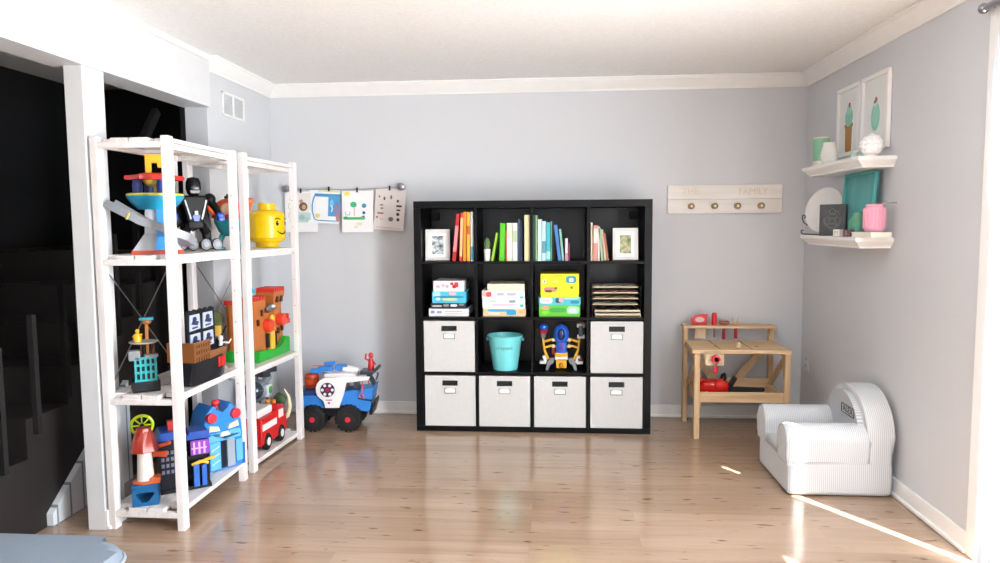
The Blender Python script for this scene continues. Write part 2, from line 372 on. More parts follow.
# ================================================================== vent and outlet
v = thing('wall_vent', 'white return air vent high on the left wall', 'vent', (XL, -.57, 2.055)); o = (XL, -.57, 2.055)
mb = MB(o); y0, y1, z0, z1 = -.722, -.425, 1.985, 2.128
mb.bx(XL, XL+.010, y0, y1, z0, z0+.014, bev=.003).bx(XL, XL+.010, y0, y1, z1-.014, z1, bev=.003)
for y in (y0+.008, (y0+y1)/2, y1-.008): mb.bx(XL, XL+.010, y-.008, y+.008, z0, z1, bev=.003)
mb.build('vent_frame', WHITE, v)
mb = MB(o)
for k in range(11): mb.box((XL+.004, (y0+y1)/2, z0+.02+k*.0103), (.012, y1-y0-.02, .0015), rot=(0, .7, 0))
mb.build('louvers', mat('vent_louver_white', '#E4E6E8', .5), v)
MB(o).bx(XL-.02, XL+.0005, y0+.01, y1-.01, z0+.01, z1-.01).build('duct', mat('vent_duct_grey', '#D3D6D9', .8), v)
v = thing('wall_outlet', 'white outlet plate low on the right wall behind the workbench', 'outlet', (XR, -.115, .41))
MB().box((-.003,0,0), (.006,.072,.118), bev=.002).build('cover_plate', mat('outlet_plate', '#D8D8D6', .4), v)
for z in (-.022, .022):
    MB().box((-.0065,0,z), (.003,.034,.028), bev=.001).bx(-.0085,-.0078,-.009,-.006,z-.006,z+.006,mi=1).bx(-.0085,-.0078,.006,.009,z-.006,z+.006,mi=1).build('socket', [mat('outlet_face', '#C9C9C7', .4), DARKM], v)

# ================================================================== black cube bookcase with its bins
BX, BY = .002, -.42                      # left side and front face; 1.49 wide, 1.475 tall
def cx(i): return BX+.05+i*.352           # left inside edge of a column
def cz(j): return .035+(3-j)*.353         # floor of row j, top row 0
CW, CH = .335, .336
bc = thing('cube_bookcase', 'large black sixteen cube bookcase against the back wall', 'bookcase', (BX+.745, -.22, 0)); o = (BX+.745, -.22, 0)
MB(o).bx(BX, BX+1.49, BY, -.03, 1.43, 1.475, bev=.002).build('top_panel', BB, bc)
MB(o).bx(BX, BX+1.49, BY, -.03, 0, .035, bev=.002).build('bottom_panel', BB, bc)
for x in (BX, BX+1.44+.003): MB(o).bx(x, x+.047, BY, -.03, .035, 1.43, bev=.002).build('side_panel', BB, bc)
for j in range(3): MB(o).bx(BX+.05, BX+1.44, BY+.003, -.03, cz(j)-.017, cz(j), bev=.0015).build('shelf', BB, bc)
for i in range(1, 4):
    for j in range(4): MB(o).bx(cx(i)-.017, cx(i), BY+.003, -.03, cz(j), cz(j)+CH, bev=.0015).build('upright_divider', BB, bc)
MB(o).bx(BX+.02, BX+1.47, -.03, -.024, .02, 1.46).build('back_panel', mat('charcoal_backing', '#17191C', .3, var=.15), bc)
for x in (cx(0)+.004, cx(3)+CW-.054): MB(o).bx(x, x+.050, -.07, -.031, 1.355, 1.405, bev=.003).build('wall_bracket', mat('matt_black_bracket', '#040404', .6), bc)
def bin_(i, j, label, dx=0):
    w, h, dp = .326, .327, .36
    b = thing('storage_bin', label, 'storage bin', (cx(i)+CW/2+dx, BY+.006, cz(j)), 0, 'off-white fabric bins in the black bookcase')
    mb = MB(); sw, sh, sz = .088, .023, .268
    for x0, x1, z0, z1 in ((-w/2, -sw/2, 0, h), (sw/2, w/2, 0, h), (-sw/2, sw/2, 0, sz), (-sw/2, sw/2, sz+sh, h)): mb.bx(x0, x1, 0, .008, z0, z1)
    mb.bx(-w/2, -w/2+.006, .008, dp, 0, h).bx(w/2-.006, w/2, .008, dp, 0, h).bx(-w/2, w/2, dp-.006, dp, 0, h).bx(-w/2, w/2, .008, dp, 0, .006)
    mb.build('bin_body', BIN, b)
    pl_ = MB().bx(-sw/2-.005, sw/2+.005, -.002, .01, sz-.005, sz).bx(-sw/2-.005, sw/2+.005, -.002, .01, sz+sh, sz+sh+.005).bx(-sw/2-.005, -sw/2, -.002, .01, sz, sz+sh).bx(sw/2, sw/2+.005, -.002, .01, sz, sz+sh).bx(-sw/2, sw/2, .012, .016, sz-.005, sz+sh+.005)
    pl_.build('handle_slot', mat('black_slot_trim', '#08080a', .5), b)
    lw, lh, lz = .074, .033, .212
    lf = MB().bx(-lw/2, lw/2, -.003, 0, lz, lz+.004).bx(-lw/2, -lw/2+.004, -.003, 0, lz, lz+lh).bx(lw/2-.004, lw/2, -.003, 0, lz, lz+lh).bx(-lw/2, -lw/2+.014, -.003, 0, lz+lh-.003, lz+lh).bx(lw/2-.014, lw/2, -.003, 0, lz+lh-.003, lz+lh)
    lf = lf.build('label_holder', mat('grey_label_metal', '#77767c', .35, .6), b)
    MB().bx(-lw/2+.004, lw/2-.004, -.0015, -.0002, lz+.004, lz+lh-.002).build('label_card', card('#F4F4F2'), lf)
bin_(0, 2, 'off-white fabric bin beside the aqua bucket, on top of another bin')
bin_(3, 2, 'off-white fabric bin under the rack of puzzle boards', .004)
bin_(0, 3, 'off-white fabric bin on the bottom row nearest the blue toy truck', .002)
bin_(1, 3, 'off-white fabric bin directly below the aqua bucket')
bin_(2, 3, 'off-white fabric bin directly below the blue and yellow robot')
bin_(3, 3, 'off-white fabric bin on the bottom row nearest the toy workbench', .003)

def photo_frame(name, label, cat, loc, w, h, rim, fm, art, rz=0, lean=-8, mw=.022, depth=.018, group=None):
    """framed picture that leans back by lean degrees; art is the material of the picture"""
    f = thing(name, label, cat, loc, rz, group); ro = (R(lean), 0, 0)
    mb = MB()
    for x0, x1, z0, z1 in ((-w/2, w/2, 0, rim), (-w/2, w/2, h-rim, h), (-w/2, -w/2+rim, rim, h-rim), (w/2-rim, w/2, rim, h-rim)): mb.bx(x0, x1, -depth, 0, z0, z1, bev=.002)
    mb.build('frame', fm, f, rot=ro)
    MB().bx(-w/2+rim, w/2-rim, -.006, -.004, rim, h-rim).build('mat_board', card('#F3F3F1'), f, rot=ro)
    if art: MB().bx(-w/2+rim+mw, w/2-rim-mw, -.0075, -.006, rim+mw, h-rim-mw).build('photograph', art, f, rot=ro)
    MB().bx(-w/2+.004, w/2-.004, -.004, -.001, .004, h-.004).build('backing', mat('frame_backing', '#4a4540', .8), f, rot=ro)
    return f
photo_frame('photo_frame', 'white framed grey photograph leaning in the cube with red and orange books', 'photo frame', (.140, -.33, cz(0)+.001), .158, .202, .022, FRAMEW,
            mat_blotch('grey_photo', ['#1f2a33', '#5f7480', '#c7cfd0', '#e9e9e6'], 45), rz=6, mw=.02)
photo_frame('photo_frame', 'white framed photo of a child on grass beside the pale books', 'photo frame', (1.335, -.345, cz(0)+.001), .158, .203, .022, FRAMEW,
            mat_blotch('green_photo', ['#24343f', '#7d9460', '#b9b48f', '#e6dfd2'], 34), rz=-3, mw=.022)

def book(x, w, h, col, label, lean=0, dp=.19, z=None, yf=-.392, band=None, group='upright books in the top cubes'):
    """upright book: x is the near lower edge of its spine, lean in metres at the top (+ leans towards the workbench)"""
    z = cz(0)+.0005 if z is None else z
    a = math.atan2(lean, h)
    b = thing('book', label, 'book', (x, yf, z), 0, group)
    piv = w*math.sin(abs(a)) if a < 0 else 0
    ro = (0, a, 0); off = (0, 0, 0) if a >= 0 else (0, 0, piv if False else 0)
    lift = w*math.sin(a) if a > 0 else 0
    cov = MB().bx(0, .0018, 0, dp, 0, h).bx(w-.0018, w, 0, dp, 0, h).box((w/2, .0015, h/2), (w, .003, h), bev=.001)
    ms = [card(col)]
    if band: cov.bx(.0005, w-.0005, -.0006, 0, h*band[1], h*band[2], mi=1); ms.append(card(band[0]))
    cov.build('cover', ms, b, loc=(0, 0, lift), rot=ro)
    MB().bx(.0018, w-.0018, .003, dp-.004, .003, h-.003).build('pages', PAGES, b, loc=(0, 0, lift), rot=ro)
for a in [
    (.242, .021, .300, '#C4262B', 'thick red book leaning beside the grey photo frame', .03, .19, None, -.392, ('#E88A8A', .2, .75)),
    (.288, .017, .306, '#D8492A', 'dark orange red book next to the leaning red one', .012, .18, None, -.392, ('#F3C08A', .1, .9)),
    (.311, .020, .312, '#EE8B23', 'bright orange book between red and yellow books', .006, .19),
    (.336, .020, .310, '#F3B62F', 'yellow book in the cube with the grey photo', .003, .19, None, -.392, ('#C9632A', .55, .72)),
    (.361, .018, .312, '#DDE5EA', 'white book with blue foot at the end of the red and orange row', 0, .19, None, -.392, ('#3D9CC4', .02, .3)),
    (.489, .014, .180, '#9BD03A', 'short lime green book leaning beside the cactus', .034, .14),
    (.541, .034, .238, '#57C41E', 'fat bright green book near the cactus', .008, .19),
    (.583, .006, .190, '#E2622E', 'thin orange book squeezed beside the green one', .0, .17),
    (.591, .034, .240, '#EBDFC8', 'thick cream book beside the bright green one', 0, .19, None, -.392, ('#F6F2EA', .1, .6)),
    (.627, .030, .240, '#DCE3DD', 'thick white book before the navy books', 0, .19, None, -.392, ('#B7C9A9', .5, .8)),
    (.659, .012, .262, '#3C5378', 'slim slate blue book next to the thick white one', .002, .19),
    (.674, .014, .256, '#1E2C4B', 'slim navy book in front of the gap before a tall cream spine', .0, .19),
    (.701, .034, .290, '#EADFB2', 'tall cream yellow book standing alone past the navy books', 0, .2),
    (.756, .012, .290, '#2F5A4B', 'tall dark green book at the start of the pale blue row', .0, .2),
    (.771, .012, .288, '#8FB58D', 'tall sage green book beside the dark green one', 0, .2),
    (.786, .024, .262, '#CFEDE6', 'pale mint book in the blue row', 0, .19),
    (.812, .024, .250, '#BFE6F0', 'pale ice blue book in the blue row', 0, .19, None, -.392, ('#5d9db0', .2, .5)),
    (.838, .026, .242, '#3FB4C6', 'turquoise book in the blue row', 0, .19, None, -.392, ('#9fdbe2', .05, .25)),
    (.867, .007, .250, '#6FB26B', 'very thin green book after the turquoise one', 0, .19),
    (.876, .011, .252, '#15201F', 'thin black book after the turquoise one', 0, .19),
    (.913, .022, .226, '#3E7CC0', 'medium blue book leaning on the black one', -.028, .18),
    (.938, .014, .200, '#8FC7AE', 'pale green book leaning on the blue one', -.020, .17),
    (.957, .016, .142, '#E6E4EC', 'small white book past the leaning blue books', 0, .13, None, -.392, ('#c98bb0', .02, .35)),
    (.975, .011, .112, '#7A3B4E', 'tiny plum red book at the end of the blue row', 0, .11),
    (1.116, .011, .240, '#E8D9C0', 'thin beige book against the cube side near the child photo', .0, .18),
    (1.130, .026, .222, '#DE8F86', 'coral pink book in the cube with the child photo', .004, .18, None, -.392, ('#f0d9d0', .5, .9)),
    (1.159, .013, .215, '#EFE6DA', 'ivory book beside the coral pink one', .0, .17),
    (1.181, .015, .205, '#A9BBAA', 'grey green book leaning back on the ivory one', -.018, .17),
    (1.201, .013, .195, '#D7C9A6', 'tan book leaning on the grey green one', -.022, .17),
    (1.217, .014, .172, '#B86A55', 'short rust brown book nearest the child photo', -.026, .16)]: book(*a)
# little cactus in a white pot
k = thing('potted_cactus', 'tiny round green cactus in a white pot beside the lime book', 'cactus', (.463, -.36, cz(0)+.001))
MB().lathe([(.017, 0), (.020, .004), (.0215, .07), (.021, .076), (.018, .076), (.018, .066)], seg=24).build('pot', mat('white_pot', '#EFEFF2', .3), k)
mb = MB(); seg = 60
mb.lathe([(.010, .062), (.015, .075), (.0185, .095), (.018, .118), (.012, .138), (.005, .146), (0, .148)], seg=seg)
for vtx in mb.bm.verts:
    a = math.atan2(vtx.co.y, vtx.co.x); s_ = 1+.07*math.cos(a*10); vtx.co.x *= s_; vtx.co.y *= s_
mb.build('cactus_body', mat('cactus_green', '#5E7B4A', .7, var=.25, scale=160), k)

# boxed games: (x0, x1, z0, z1, colour, label, decals); decals are (x0, x1, z0, z1, colour) in fractions of the front
def game(x0, x1, z0, z1, col, label, dec=(), yf=-.385, dp=.26, rz=0, group='boxed games and puzzles', words=None):
    z0, z1 = Z1+(z0-Z1)*.962, Z1+(z1-Z1)*.962
    g = thing('game_box', label, 'game box', ((x0+x1)/2, yf, z0), rz, group); w, h = x1-x0, z1-z0
    MB().bx(-w/2+.002, w/2-.002, .002, dp-.002, 0, h*.4).build('box_base', card(col), g)
    MB().bx(-w/2, w/2, 0, dp, h*.12, h, bev=.0015).build('box_lid', card(col), g)
    if dec:
        mb = MB(); ms = []
        for kk, (a, b, c_, d_, cc) in enumerate(dec):
            m = card(cc)
            if m not in ms: ms.append(m)
            cxx, czz, rx, rzz = -w/2+w*(a+b)/2, h*(.12+.88*(c_+d_)/2), w*(b-a)/2, h*.88*(d_-c_)/2
            mb.prism([(cxx+rx*math.copysign(abs(math.cos(R(q)))**.55, math.cos(R(q))), czz+rzz*math.copysign(abs(math.sin(R(q)))**.55, math.sin(R(q)))) for q in range(0, 360, 20)], -.0006-.0003*kk, 0, 'xz', mi=ms.index(m))
        mb.build('printed_panel', ms, g)
    for s_, size, u, vv, cc in (words or ()): text('lettering', s_, size, card(cc), g, (-w/2+w*u, -.001, h*(.12+.88*vv)), (PI/2, 0, 0))
    return g
Z1 = cz(1)+.0005
game(.085, .342, Z1, Z1+.050, '#EDEBF3', 'white and lilac box at the bottom of the stack under red books', [(.05,.15,.3,.75,'#8d93b8'),(.2,.33,.3,.7,'#9fa4c2'),(.4,.95,.2,.35,'#D9CDB0'),(.4,.85,.5,.72,'#D6B8CC')])
game(.098, .326, Z1+.050, Z1+.088, '#1C212B', 'flat black box in the stack under red books', [(.04,.32,.25,.6,'#b9bcc3'),(.36,.52,.3,.85,'#8d9097'),(.56,.75,.3,.8,'#d9d9de'),(.8,.95,.5,.9,'#777b85')])
game(.108, .326, Z1+.088, Z1+.166, '#49BFE0', 'sky blue box in the stack under red books', [(.02,.25,.5,.95,'#A8E2EF'),(.3,.75,.12,.36,'#D3E08A'),(.05,.95,.38,.55,'#1F86AE'),(.5,.72,.65,.95,'#dcb9bd'),(.12,.24,.15,.4,'#E8F3F5')])
game(.117, .315, Z1+.166, Z1+.236, '#F1EEF2', 'white box with red shape topping the stack under red books', [(.55,.66,.55,.85,'#C6323F'),(.68,.82,.3,.86,'#D2434E'),(.62,.74,.2,.6,'#C02B38'),(.08,.22,.25,.55,'#D5B9C2'),(.26,.38,.3,.7,'#cfc3cb'),(.4,.5,.25,.6,'#C9AEB6')])
game(.436, .708, Z1, Z1+.052, '#E5C9A0', 'tan box with blue panel at the bottom of the stack above the aqua bucket', [(.1,.76,.55,.92,'#3DA6CE'),(.55,.78,.08,.8,'#2B9FD0'),(.12,.4,.15,.4,'#F2E8DA'),(.84,.95,.3,.8,'#D9B277')])
game(.432, .704, Z1+.052, Z1+.112, '#EAF5F4', 'white box with pink writing in the stack above the aqua bucket', [(.2,.82,.2,.5,'#EFC4D6'),(.88,.96,.08,.42,'#3FA9AB'),(.14,.33,.65,.9,'#B9DFC4'),(.62,.78,.6,.95,'#8FA3A6')])
game(.430, .702, Z1+.112, Z1+.172, '#F1F3F2', 'white box with red corner under the cream box', [(.01,.09,.25,.95,'#F3B2A5'),(.09,.22,.2,.85,'#D94C57'),(.34,.52,.35,.75,'#b9c3cc'),(.58,.8,.35,.75,'#b3bcc6'),(.88,.97,-.0,.3,'#5CC0C0')])
game(.464, .700, Z1+.172, Z1+.216, '#F0E2CC', 'plain cream box topping the stack above the aqua bucket', [(.03,.97,.05,.15,'#E2D0B2')])
game(.792, 1.052, Z1, Z1+.075, '#63C93A', 'bright green box at the bottom of the stack above the robot', [(.06,.24,.55,.95,'#E9A08A'),(.68,.97,.12,.9,'#A9D7BC'),(.26,.66,.3,.75,'#3FA64B'),(.72,.9,.25,.7,'#CFE3E1'),(.05,.25,.1,.4,'#7FD820')])
game(.790, 1.054, Z1+.075, Z1+.128, '#53C3CE', 'turquoise box with white oval above the green box', [(.03,.33,.1,.95,'#F0F6F5'),(.4,.55,.2,.9,'#2C4767'),(.48,.6,.3,.95,'#E5B3B0'),(.76,.97,.1,.55,'#2E8FA6'),(.6,.95,.7,.95,'#A9DFD6'),(.1,.26,.42,.6,'#D3B9C8')])
game(.802, 1.044, Z1+.128, Z1+.282, '#F6E11F', 'tall yellow box with blue picture above the turquoise box', [(.66,.93,.55,.9,'#2E9DB4'),(.74,.86,.6,.8,'#BFE3EA'),(.09,.42,.12,.36,'#C98A7A'),(.12,.3,.1,.22,'#6B4A3C'),(.36,.44,.25,.36,'#3F7A35'),(.05,.15,.55,.72,'#F4F2D2'),(.08,.12,.58,.68,'#5E7F9A'),(.08,.6,.88,.92,'#D9B91C'),(.25,.48,.6,.66,'#FBF3A0'),(.78,.84,.28,.4,'#8C6A1E')])
# wire rack of wooden puzzle boards
pr = thing('puzzle_rack', 'black wire rack that holds wooden puzzle boards', 'puzzle rack', (1.277, -.385, Z1)); mb = MB()
for s_ in (-1, 1):
    for y in (.0, .2):
        mb.tube([(s_*.148, y, .0), (s_*.152, y, .06), (s_*.152, y, .2)], .003)
    for k in range(4): mb.tube([(s_*.152, .0, .075+.036*k), (s_*.144, -.002, .072+.036*k), (s_*.144, .2, .072+.036*k)], .0025)
mb.tube([(-.152, .2, .2), (.152, .2, .2)], .003).tube([(-.148, .2, .004), (.148, .2, .004)], .003)
mb.build('wire_frame', DARKM, pr)
PB = mat_wood('birch_puzzle_board', '#D9CCB4', '#C2B193', 0, .5, 2)
for k, lab in enumerate(['lowest of the four thin boards in the wire rack', 'thin wooden puzzle board second from the bottom of the wire rack', 'thin wooden puzzle board with red pieces in the wire rack', 'topmost thin board in the wire rack']):
    p = thing('puzzle_board', lab, 'puzzle', (1.27, -.388, Z1+.0758+.036*k), 0, 'puzzle boards in the wire rack')
    MB().box((0, .11, .004), (.282, .22, .008), bev=.0015).build('board', PB, p)
    mb = MB(); cs = [['#8a8f93','#5c6a5a'], ['#b9a890','#a8988a'], ['#c6504a','#d8d0c6'], ['#9aa3a8','#777']][k]
    for q in range(7): mb.box((-.11+.036*q, .05+.03*(q % 3), .0105), (.026, .03, .005), rot=(0, 0, q*.7), bev=.001, mi=q % 2)
    mb.build('puzzle_pieces', [card(cs[0]), card(cs[1] if len(cs[1]) > 4 else '#777777')], p)
for k, (dz, lab) in enumerate([(0, 'thick wooden puzzle tray lying on the cube floor under the wire rack'), (.0235, 'wooden tray of dark green pieces just below the wire rack boards')]):
    p = thing('puzzle_tray', lab, 'puzzle', (1.287-.004*k, -.402+.003*k, Z1+dz), 0, 'puzzle trays under the wire rack'); mb = MB(); w = .283; d = .27
    mb.bx(-w/2, w/2, 0, d, 0, .01)
    for a in ((-w/2, w/2, 0, .012), (-w/2, w/2, d-.012, d)): mb.bx(a[0], a[1], a[2], a[3], 0, .022, bev=.002)
    for a in ((-w/2, -w/2+.012), (w/2-.012, w/2)): mb.bx(a[0], a[1], .012, d-.012, 0, .022, bev=.002)
    mb.build('tray', PB, p)
    mb = MB()
    for q in range(24): mb.box((-.112+.032*(q % 8), .04+.08*(q//8), .015), (.027, .06, .008), rot=(0, 0, .1*math.sin(q*3)), bev=.0015, mi=q % 3)
    if k: mb.build('puzzle_pieces', [card('#2c3f3a'), card('#4d4a5c'), card('#8f9694')], p)
    else: mb.build('puzzle_pieces', [card('#2f4a4a'), card('#555a5c'), card('#a7a59f')], p)
# aqua bucket
b = thing('bucket', 'aqua enamel bucket with dark lettering in the bookcase', 'bucket', (.570, -.31, cz(2)+.001)); b.scale = (.94, .94, .96)
AQ = mat('aqua_enamel', '#79DADF', .28, var=.04)
MB().lathe([(0, 0), (.083, 0), (.085, .004), (.1175, .222), (.123, .224), (.125, .229), (.122, .234), (.116, .232), (.0825, .010), (0, .008)], seg=48).build('bucket_body', AQ, b)
for s_ in (-1, 1): MB().cyl((s_*.116, 0, .205), (s_*.130, 0, .205), .013, seg=16, bev=.003).build('handle_ear', AQ, b)
MB().tube([(.128*math.cos(R(a)), .128*math.sin(R(a)), .205+.016*math.sin(R(a))) for a in range(0, 181, 12)], .0028).build('bail_handle', STEEL, b)
word = 'crayons'
for i, ch in enumerate(word):
    a = R(-90+(i-3)*9.2); r_ = .0848+(.0327)*(.155/.218)
    text('letter', ch, .036, mat('bucket_letter_grey', '#4F7C86', .5), b, (r_*math.cos(a)*1.004, r_*math.sin(a)*1.004, .158), (PI/2-.13, 0, a+PI/2), th=.0008)
# ================================================================== children's art on a wire
w = thing('picture_wire', 'thin steel wire between two round wall knobs that holds drawings', 'picture wire', (-.56, 0, 1.585)); o = (-.56, 0, 1.585)
MB(o).tube([(-.971+.0814*k, -.034, 1.583+.003*k/10-.012*math.sin(PI*k/10)) for k in range(11)], .0018).build('wire', STEEL, w)
for x, z in ((-.968, 1.583), (-.157, 1.588)):
    mb = MB(o); M = Matrix.Translation((x, 0, z)) @ Matrix.Rotation(PI/2, 4, 'X')
    mb.lathe([(0.024, 0), (.024, .004), (.010, .008), (.010, .022), (.024, .026), (.027, .036), (.024, .046), (.012, .051), (0, .052)], M=M, seg=28)
    mb.build('wall_knob', STEEL, w)
def paper(label, x0, x1, z0, z1, col, ry, decals, cxs, y=-.026):
    cx_, cz_ = (x0+x1)/2, z1; W, Hh = x1-x0, z1-z0
    p = thing('drawing', label, 'drawing', (cx_, y, cz_), 0, 'drawings clipped to the wire'); ro = (R(-1.5), R(ry), 0)
    mb = MB(); n = 8                       # sheet with a slight curl at its foot
    pr = [(-.004*(k/n)**2, -Hh*k/n) for k in range(n+1)]
    mb.prism(pr+[(a+.0008, b) for a, b in reversed(pr)], -W/2, W/2, 'yz'); mb.build('sheet', card(col), p, rot=ro)
    mb = MB(); ms = []
    for kk, (kind, a, b, r1, r2, cc) in enumerate(decals):
        m = card(cc)
        if m not in ms: ms.append(m)
        X, Z = -W/2+W*a, -Hh*(1-b); yy = -.004*(1-b)**2-.0003-.0002*kk; i = ms.index(m)
        if kind == 'e': mb.prism([(X+W*r1*math.cos(q), Z+Hh*r2*math.sin(q)) for q in (2*PI*k/14 for k in range(14))], yy-.0006, yy+.0002, 'xz', mi=i)
        elif kind == 'b': mb.bx(X-W*r1, X+W*r1, yy-.0006, yy+.0002, Z-Hh*r2, Z+Hh*r2, mi=i)
        else: mb.tube([(X+W*q[0], yy-.0004, Z+Hh*q[1]) for q in r1], r2, 6, i)
    mb.build('crayon_print', ms, p, rot=ro)
    for cxx in cxs: MB().bx(cxx-.0045, cxx+.0045, -.0115, .004, -.010, .022, bev=.0015).build('clip', DARKM, p)
    return p
sq = lambda n, s: [(s*math.sin(k*1.9)*.6, -k/n) for k in range(n)]
paper('white sheet with pencil scribbles and a brown teal picture behind the rack post', -.978, -.746, 1.282, 1.562, '#F2F2F4', 0,
      [('t', .13, .82, sq(14, .05), .0018, '#9aa7a6'), ('t', .22, .78, sq(12, .04), .0015, '#a9b5b0'), ('b', .6, .6, .2, .36, '#E3E2E0'), ('e', .56, .63, .13, .11, '#6B5140'), ('e', .58, .62, .06, .06, '#C7A27B'), ('e', .5, .76, .06, .05, '#B98E86'), ('b', .6, .36, .19, .12, '#BCD6D6'), ('e', .52, .36, .09, .07, '#9FC3C2'), ('e', .68, .32, .07, .06, '#A9CFC4')], (0,))
paper('tilted white sheet with a blue rounded window drawing', -.802, -.584, 1.342, 1.572, '#EFF2F5', 3,
      [('t', .2, .84, [(.0, 0), (-.06, -.12), (-.09, -.3), (-.08, -.5), (0, -.72), (.1, -.76), (.7, -.76)], .0055, '#4E9CC8'), ('b', .6, .84, .42, .045, '#3D8FC6'), ('b', .82, .46, .19, .38, '#4C9FD6'), ('e', .9, .42, .09, .22, '#8E7FAE'), ('e', .95, .2, .06, .15, '#B07F8E'), ('e', .74, .6, .06, .12, '#7CC0E6'), ('e', .3, .22, .08, .07, '#E8D48A'), ('b', .62, .96, .33, .025, '#D8E2A8'), ('t', .72, .45, [(0, .1), (.05, 0), (.02, -.1)], .005, '#c6dff0')], (.03,))
paper('white sheet with a green tree drawing and a yellow sun', -.574, -.355, 1.279, 1.563, '#F3F4F6', 0,
      [('e', .17, .93, .10, .055, '#F2E96A'), ('e', .37, .67, .105, .07, '#39B57A'), ('e', .71, .64, .075, .055, '#3E93B5'), ('e', .7, .47, .05, .035, '#3C4FA5'), ('t', .39, .6, [(0, 0), (.01, -.2)], .003, '#D9A0A8'), ('b', .4, .335, .33, .03, '#3DBB6B'), ('e', .12, .345, .08, .04, '#2FA862'), ('e', .66, .35, .09, .035, '#55C878'), ('t', .1, .5, [(0, 0), (.02, -.08), (.14, -.08), (.17, 0)], .0028, '#9aa0d6'), ('e', .55, .2, .1, .04, '#E6E6C6'), ('e', .45, .13, .07, .03, '#EFE0D8'), ('e', .69, .38, .04, .02, '#4a57a8')], (.0,))
paper('tilted pinkish sheet of small dark stickers nearest the bookcase', -.332, -.122, 1.290, 1.573, '#E6DEDC', 5,
      [('e', .13, .8, .025, .025, '#5b4f56'), ('e', .3, .76, .035, .045, '#6b6468'), ('e', .52, .8, .035, .05, '#7b6a6d'), ('e', .75, .72, .04, .035, '#4b4a50'), ('b', .8, .6, .09, .022, '#2e2c31'), ('b', .79, .5, .06, .02, '#3a383d'), ('e', .78, .4, .055, .04, '#1f1e22'), ('e', .8, .27, .05, .04, '#453d45'), ('b', .2, .4, .10, .022, '#B4796C'), ('e', .22, .6, .06, .025, '#a99ea0'), ('e', .24, .52, .05, .022, '#8f8789'), ('e', .1, .3, .03, .025, '#8a4a4a'), ('e', .56, .27, .085, .055, '#65706a'), ('t', .2, .27, [(0, 0), (.1, -.03)], .002, '#b9877d'), ('b', .5, .06, .42, .01, '#C9C0BE')], (-.01,))

# ================================================================== peg rail
pr = thing('peg_rail', 'whitewashed board with four brass knobs on the back wall', 'peg rail', (2.016, 0, 1.483)); o = (2.016, 0, 1.483)
PW = mat_wood('whitewashed_board', '#F8F6F4', '#EFEBE8', 0, .6, 2)
MB(o).bx(1.644, 2.388, -.024, -.002, 1.483, 1.577, bev=.002).bx(1.644, 2.388, -.024, -.002, 1.389, 1.4815, bev=.002).bx(1.70, 1.74, -.006, -.001, 1.40, 1.57).build('board', PW, pr)
for x in (1.794, 1.946, 2.094, 2.246):
    M = Matrix.Translation((x, -.024, 1.437)) @ Matrix.Rotation(PI/2, 4, 'X')
    kn = MB(o).lathe([(.019, 0), (.019, .003), (.008, .006), (.008, .020), (.017, .025), (.020, .034), (.016, .040), (.009, .042)], M=M, seg=24).build('knob', BRASS, pr)
    MB(o).lathe([(.009, .0415), (.009, .0435), (.005, .045), (0, .0455)], M=M, seg=16).build('knob_cap', mat('knob_cap_cream', '#E3D6BC', .4), kn)
LET = card('#E5D2BF')
text('lettering', 'THE', .058, LET, pr, (1.79-o[0], -.0245, 1.535-o[2]), (PI/2, 0, 0))
text('lettering', 'FAMILY', .058, LET, pr, (2.20-o[0], -.0245, 1.530-o[2]), (PI/2, 0, 0))

# ================================================================== the two white wall shelves and what stands on them
def wall_shelf(z, label):
    s = thing('wall_shelf', label, 'wall shelf', (XR, -.86, z), 0, 'white ledge shelves on the right wall'); y0, y1, d = -.405, .39, .185
    MB().bx(-d, 0, y0, y1, -.017, 0, bev=.003).build('top_board', WHITE, s)
    mb = MB()      # moulded underside that steps in towards the wall
    mb.bm.verts.ensure_lookup_table()
    def ring(dd, e, zz): return [mb.bm.verts.new(v) for v in ((0, y0+e, zz), (-d+dd, y0+e, zz), (-d+dd, y1-e, zz), (0, y1-e, zz))]
    prof = [(.004, .004, -.017), (.006, .006, -.022), (.016, .016, -.028), (.026, .026, -.040), (.034, .034, -.044), (.034, .034, -.054)]
    rs = [ring(*p) for p in prof]
    for a, b in zip(rs, rs[1:]):
        for k in range(4): mb.bm.faces.new((a[k], a[(k+1) % 4], b[(k+1) % 4], b[k]))
    mb.bm.faces.new(rs[-1]); mb.bm.faces.new(rs[0][::-1]); mb.build('moulding', WHITE, s, smooth=20)
ZU, ZL = 1.646, 1.250
wall_shelf(ZU, 'upper white moulded shelf under the two dessert prints')
wall_shelf(ZL, 'lower white moulded shelf with plate, slate and pink jar')
def print_frame(y, w, label, art):
    f = thing('art_print', label, 'art print', (XR-.002, y, 1.694), -90, 'white framed dessert prints'); h, rim, dp = .388, .022, .02
    ro = (0, 0, 0); mb = MB()
    for x0, x1, z0, z1 in ((-w/2, w/2, 0, rim), (-w/2, w/2, h-rim, h), (-w/2, -w/2+rim, rim, h-rim), (w/2-rim, w/2, rim, h-rim)): mb.bx(x0, x1, -dp, 0, z0, z1, bev=.003)
    mb.build('frame', WHITE, f, rot=ro)
    MB().bx(-w/2+rim, w/2-rim, -.008, -.003, rim, h-rim).build('print_paper', card('#E9ECEB'), f, rot=ro)
    ms = []; mb = MB()
    for poly, cc, k in art:
        m = card(cc)
        if m not in ms: ms.append(m)
        mb.prism(poly, -.0086-.0003*k, -.0078, 'xz', mi=ms.index(m))
    mb.build('printed_dessert', ms, f, rot=ro)
def oval(cx_, cz_, a, b, n=24): return [(cx_+a*math.cos(2*PI*k/n), cz_+b*math.sin(2*PI*k/n)) for k in range(n)]
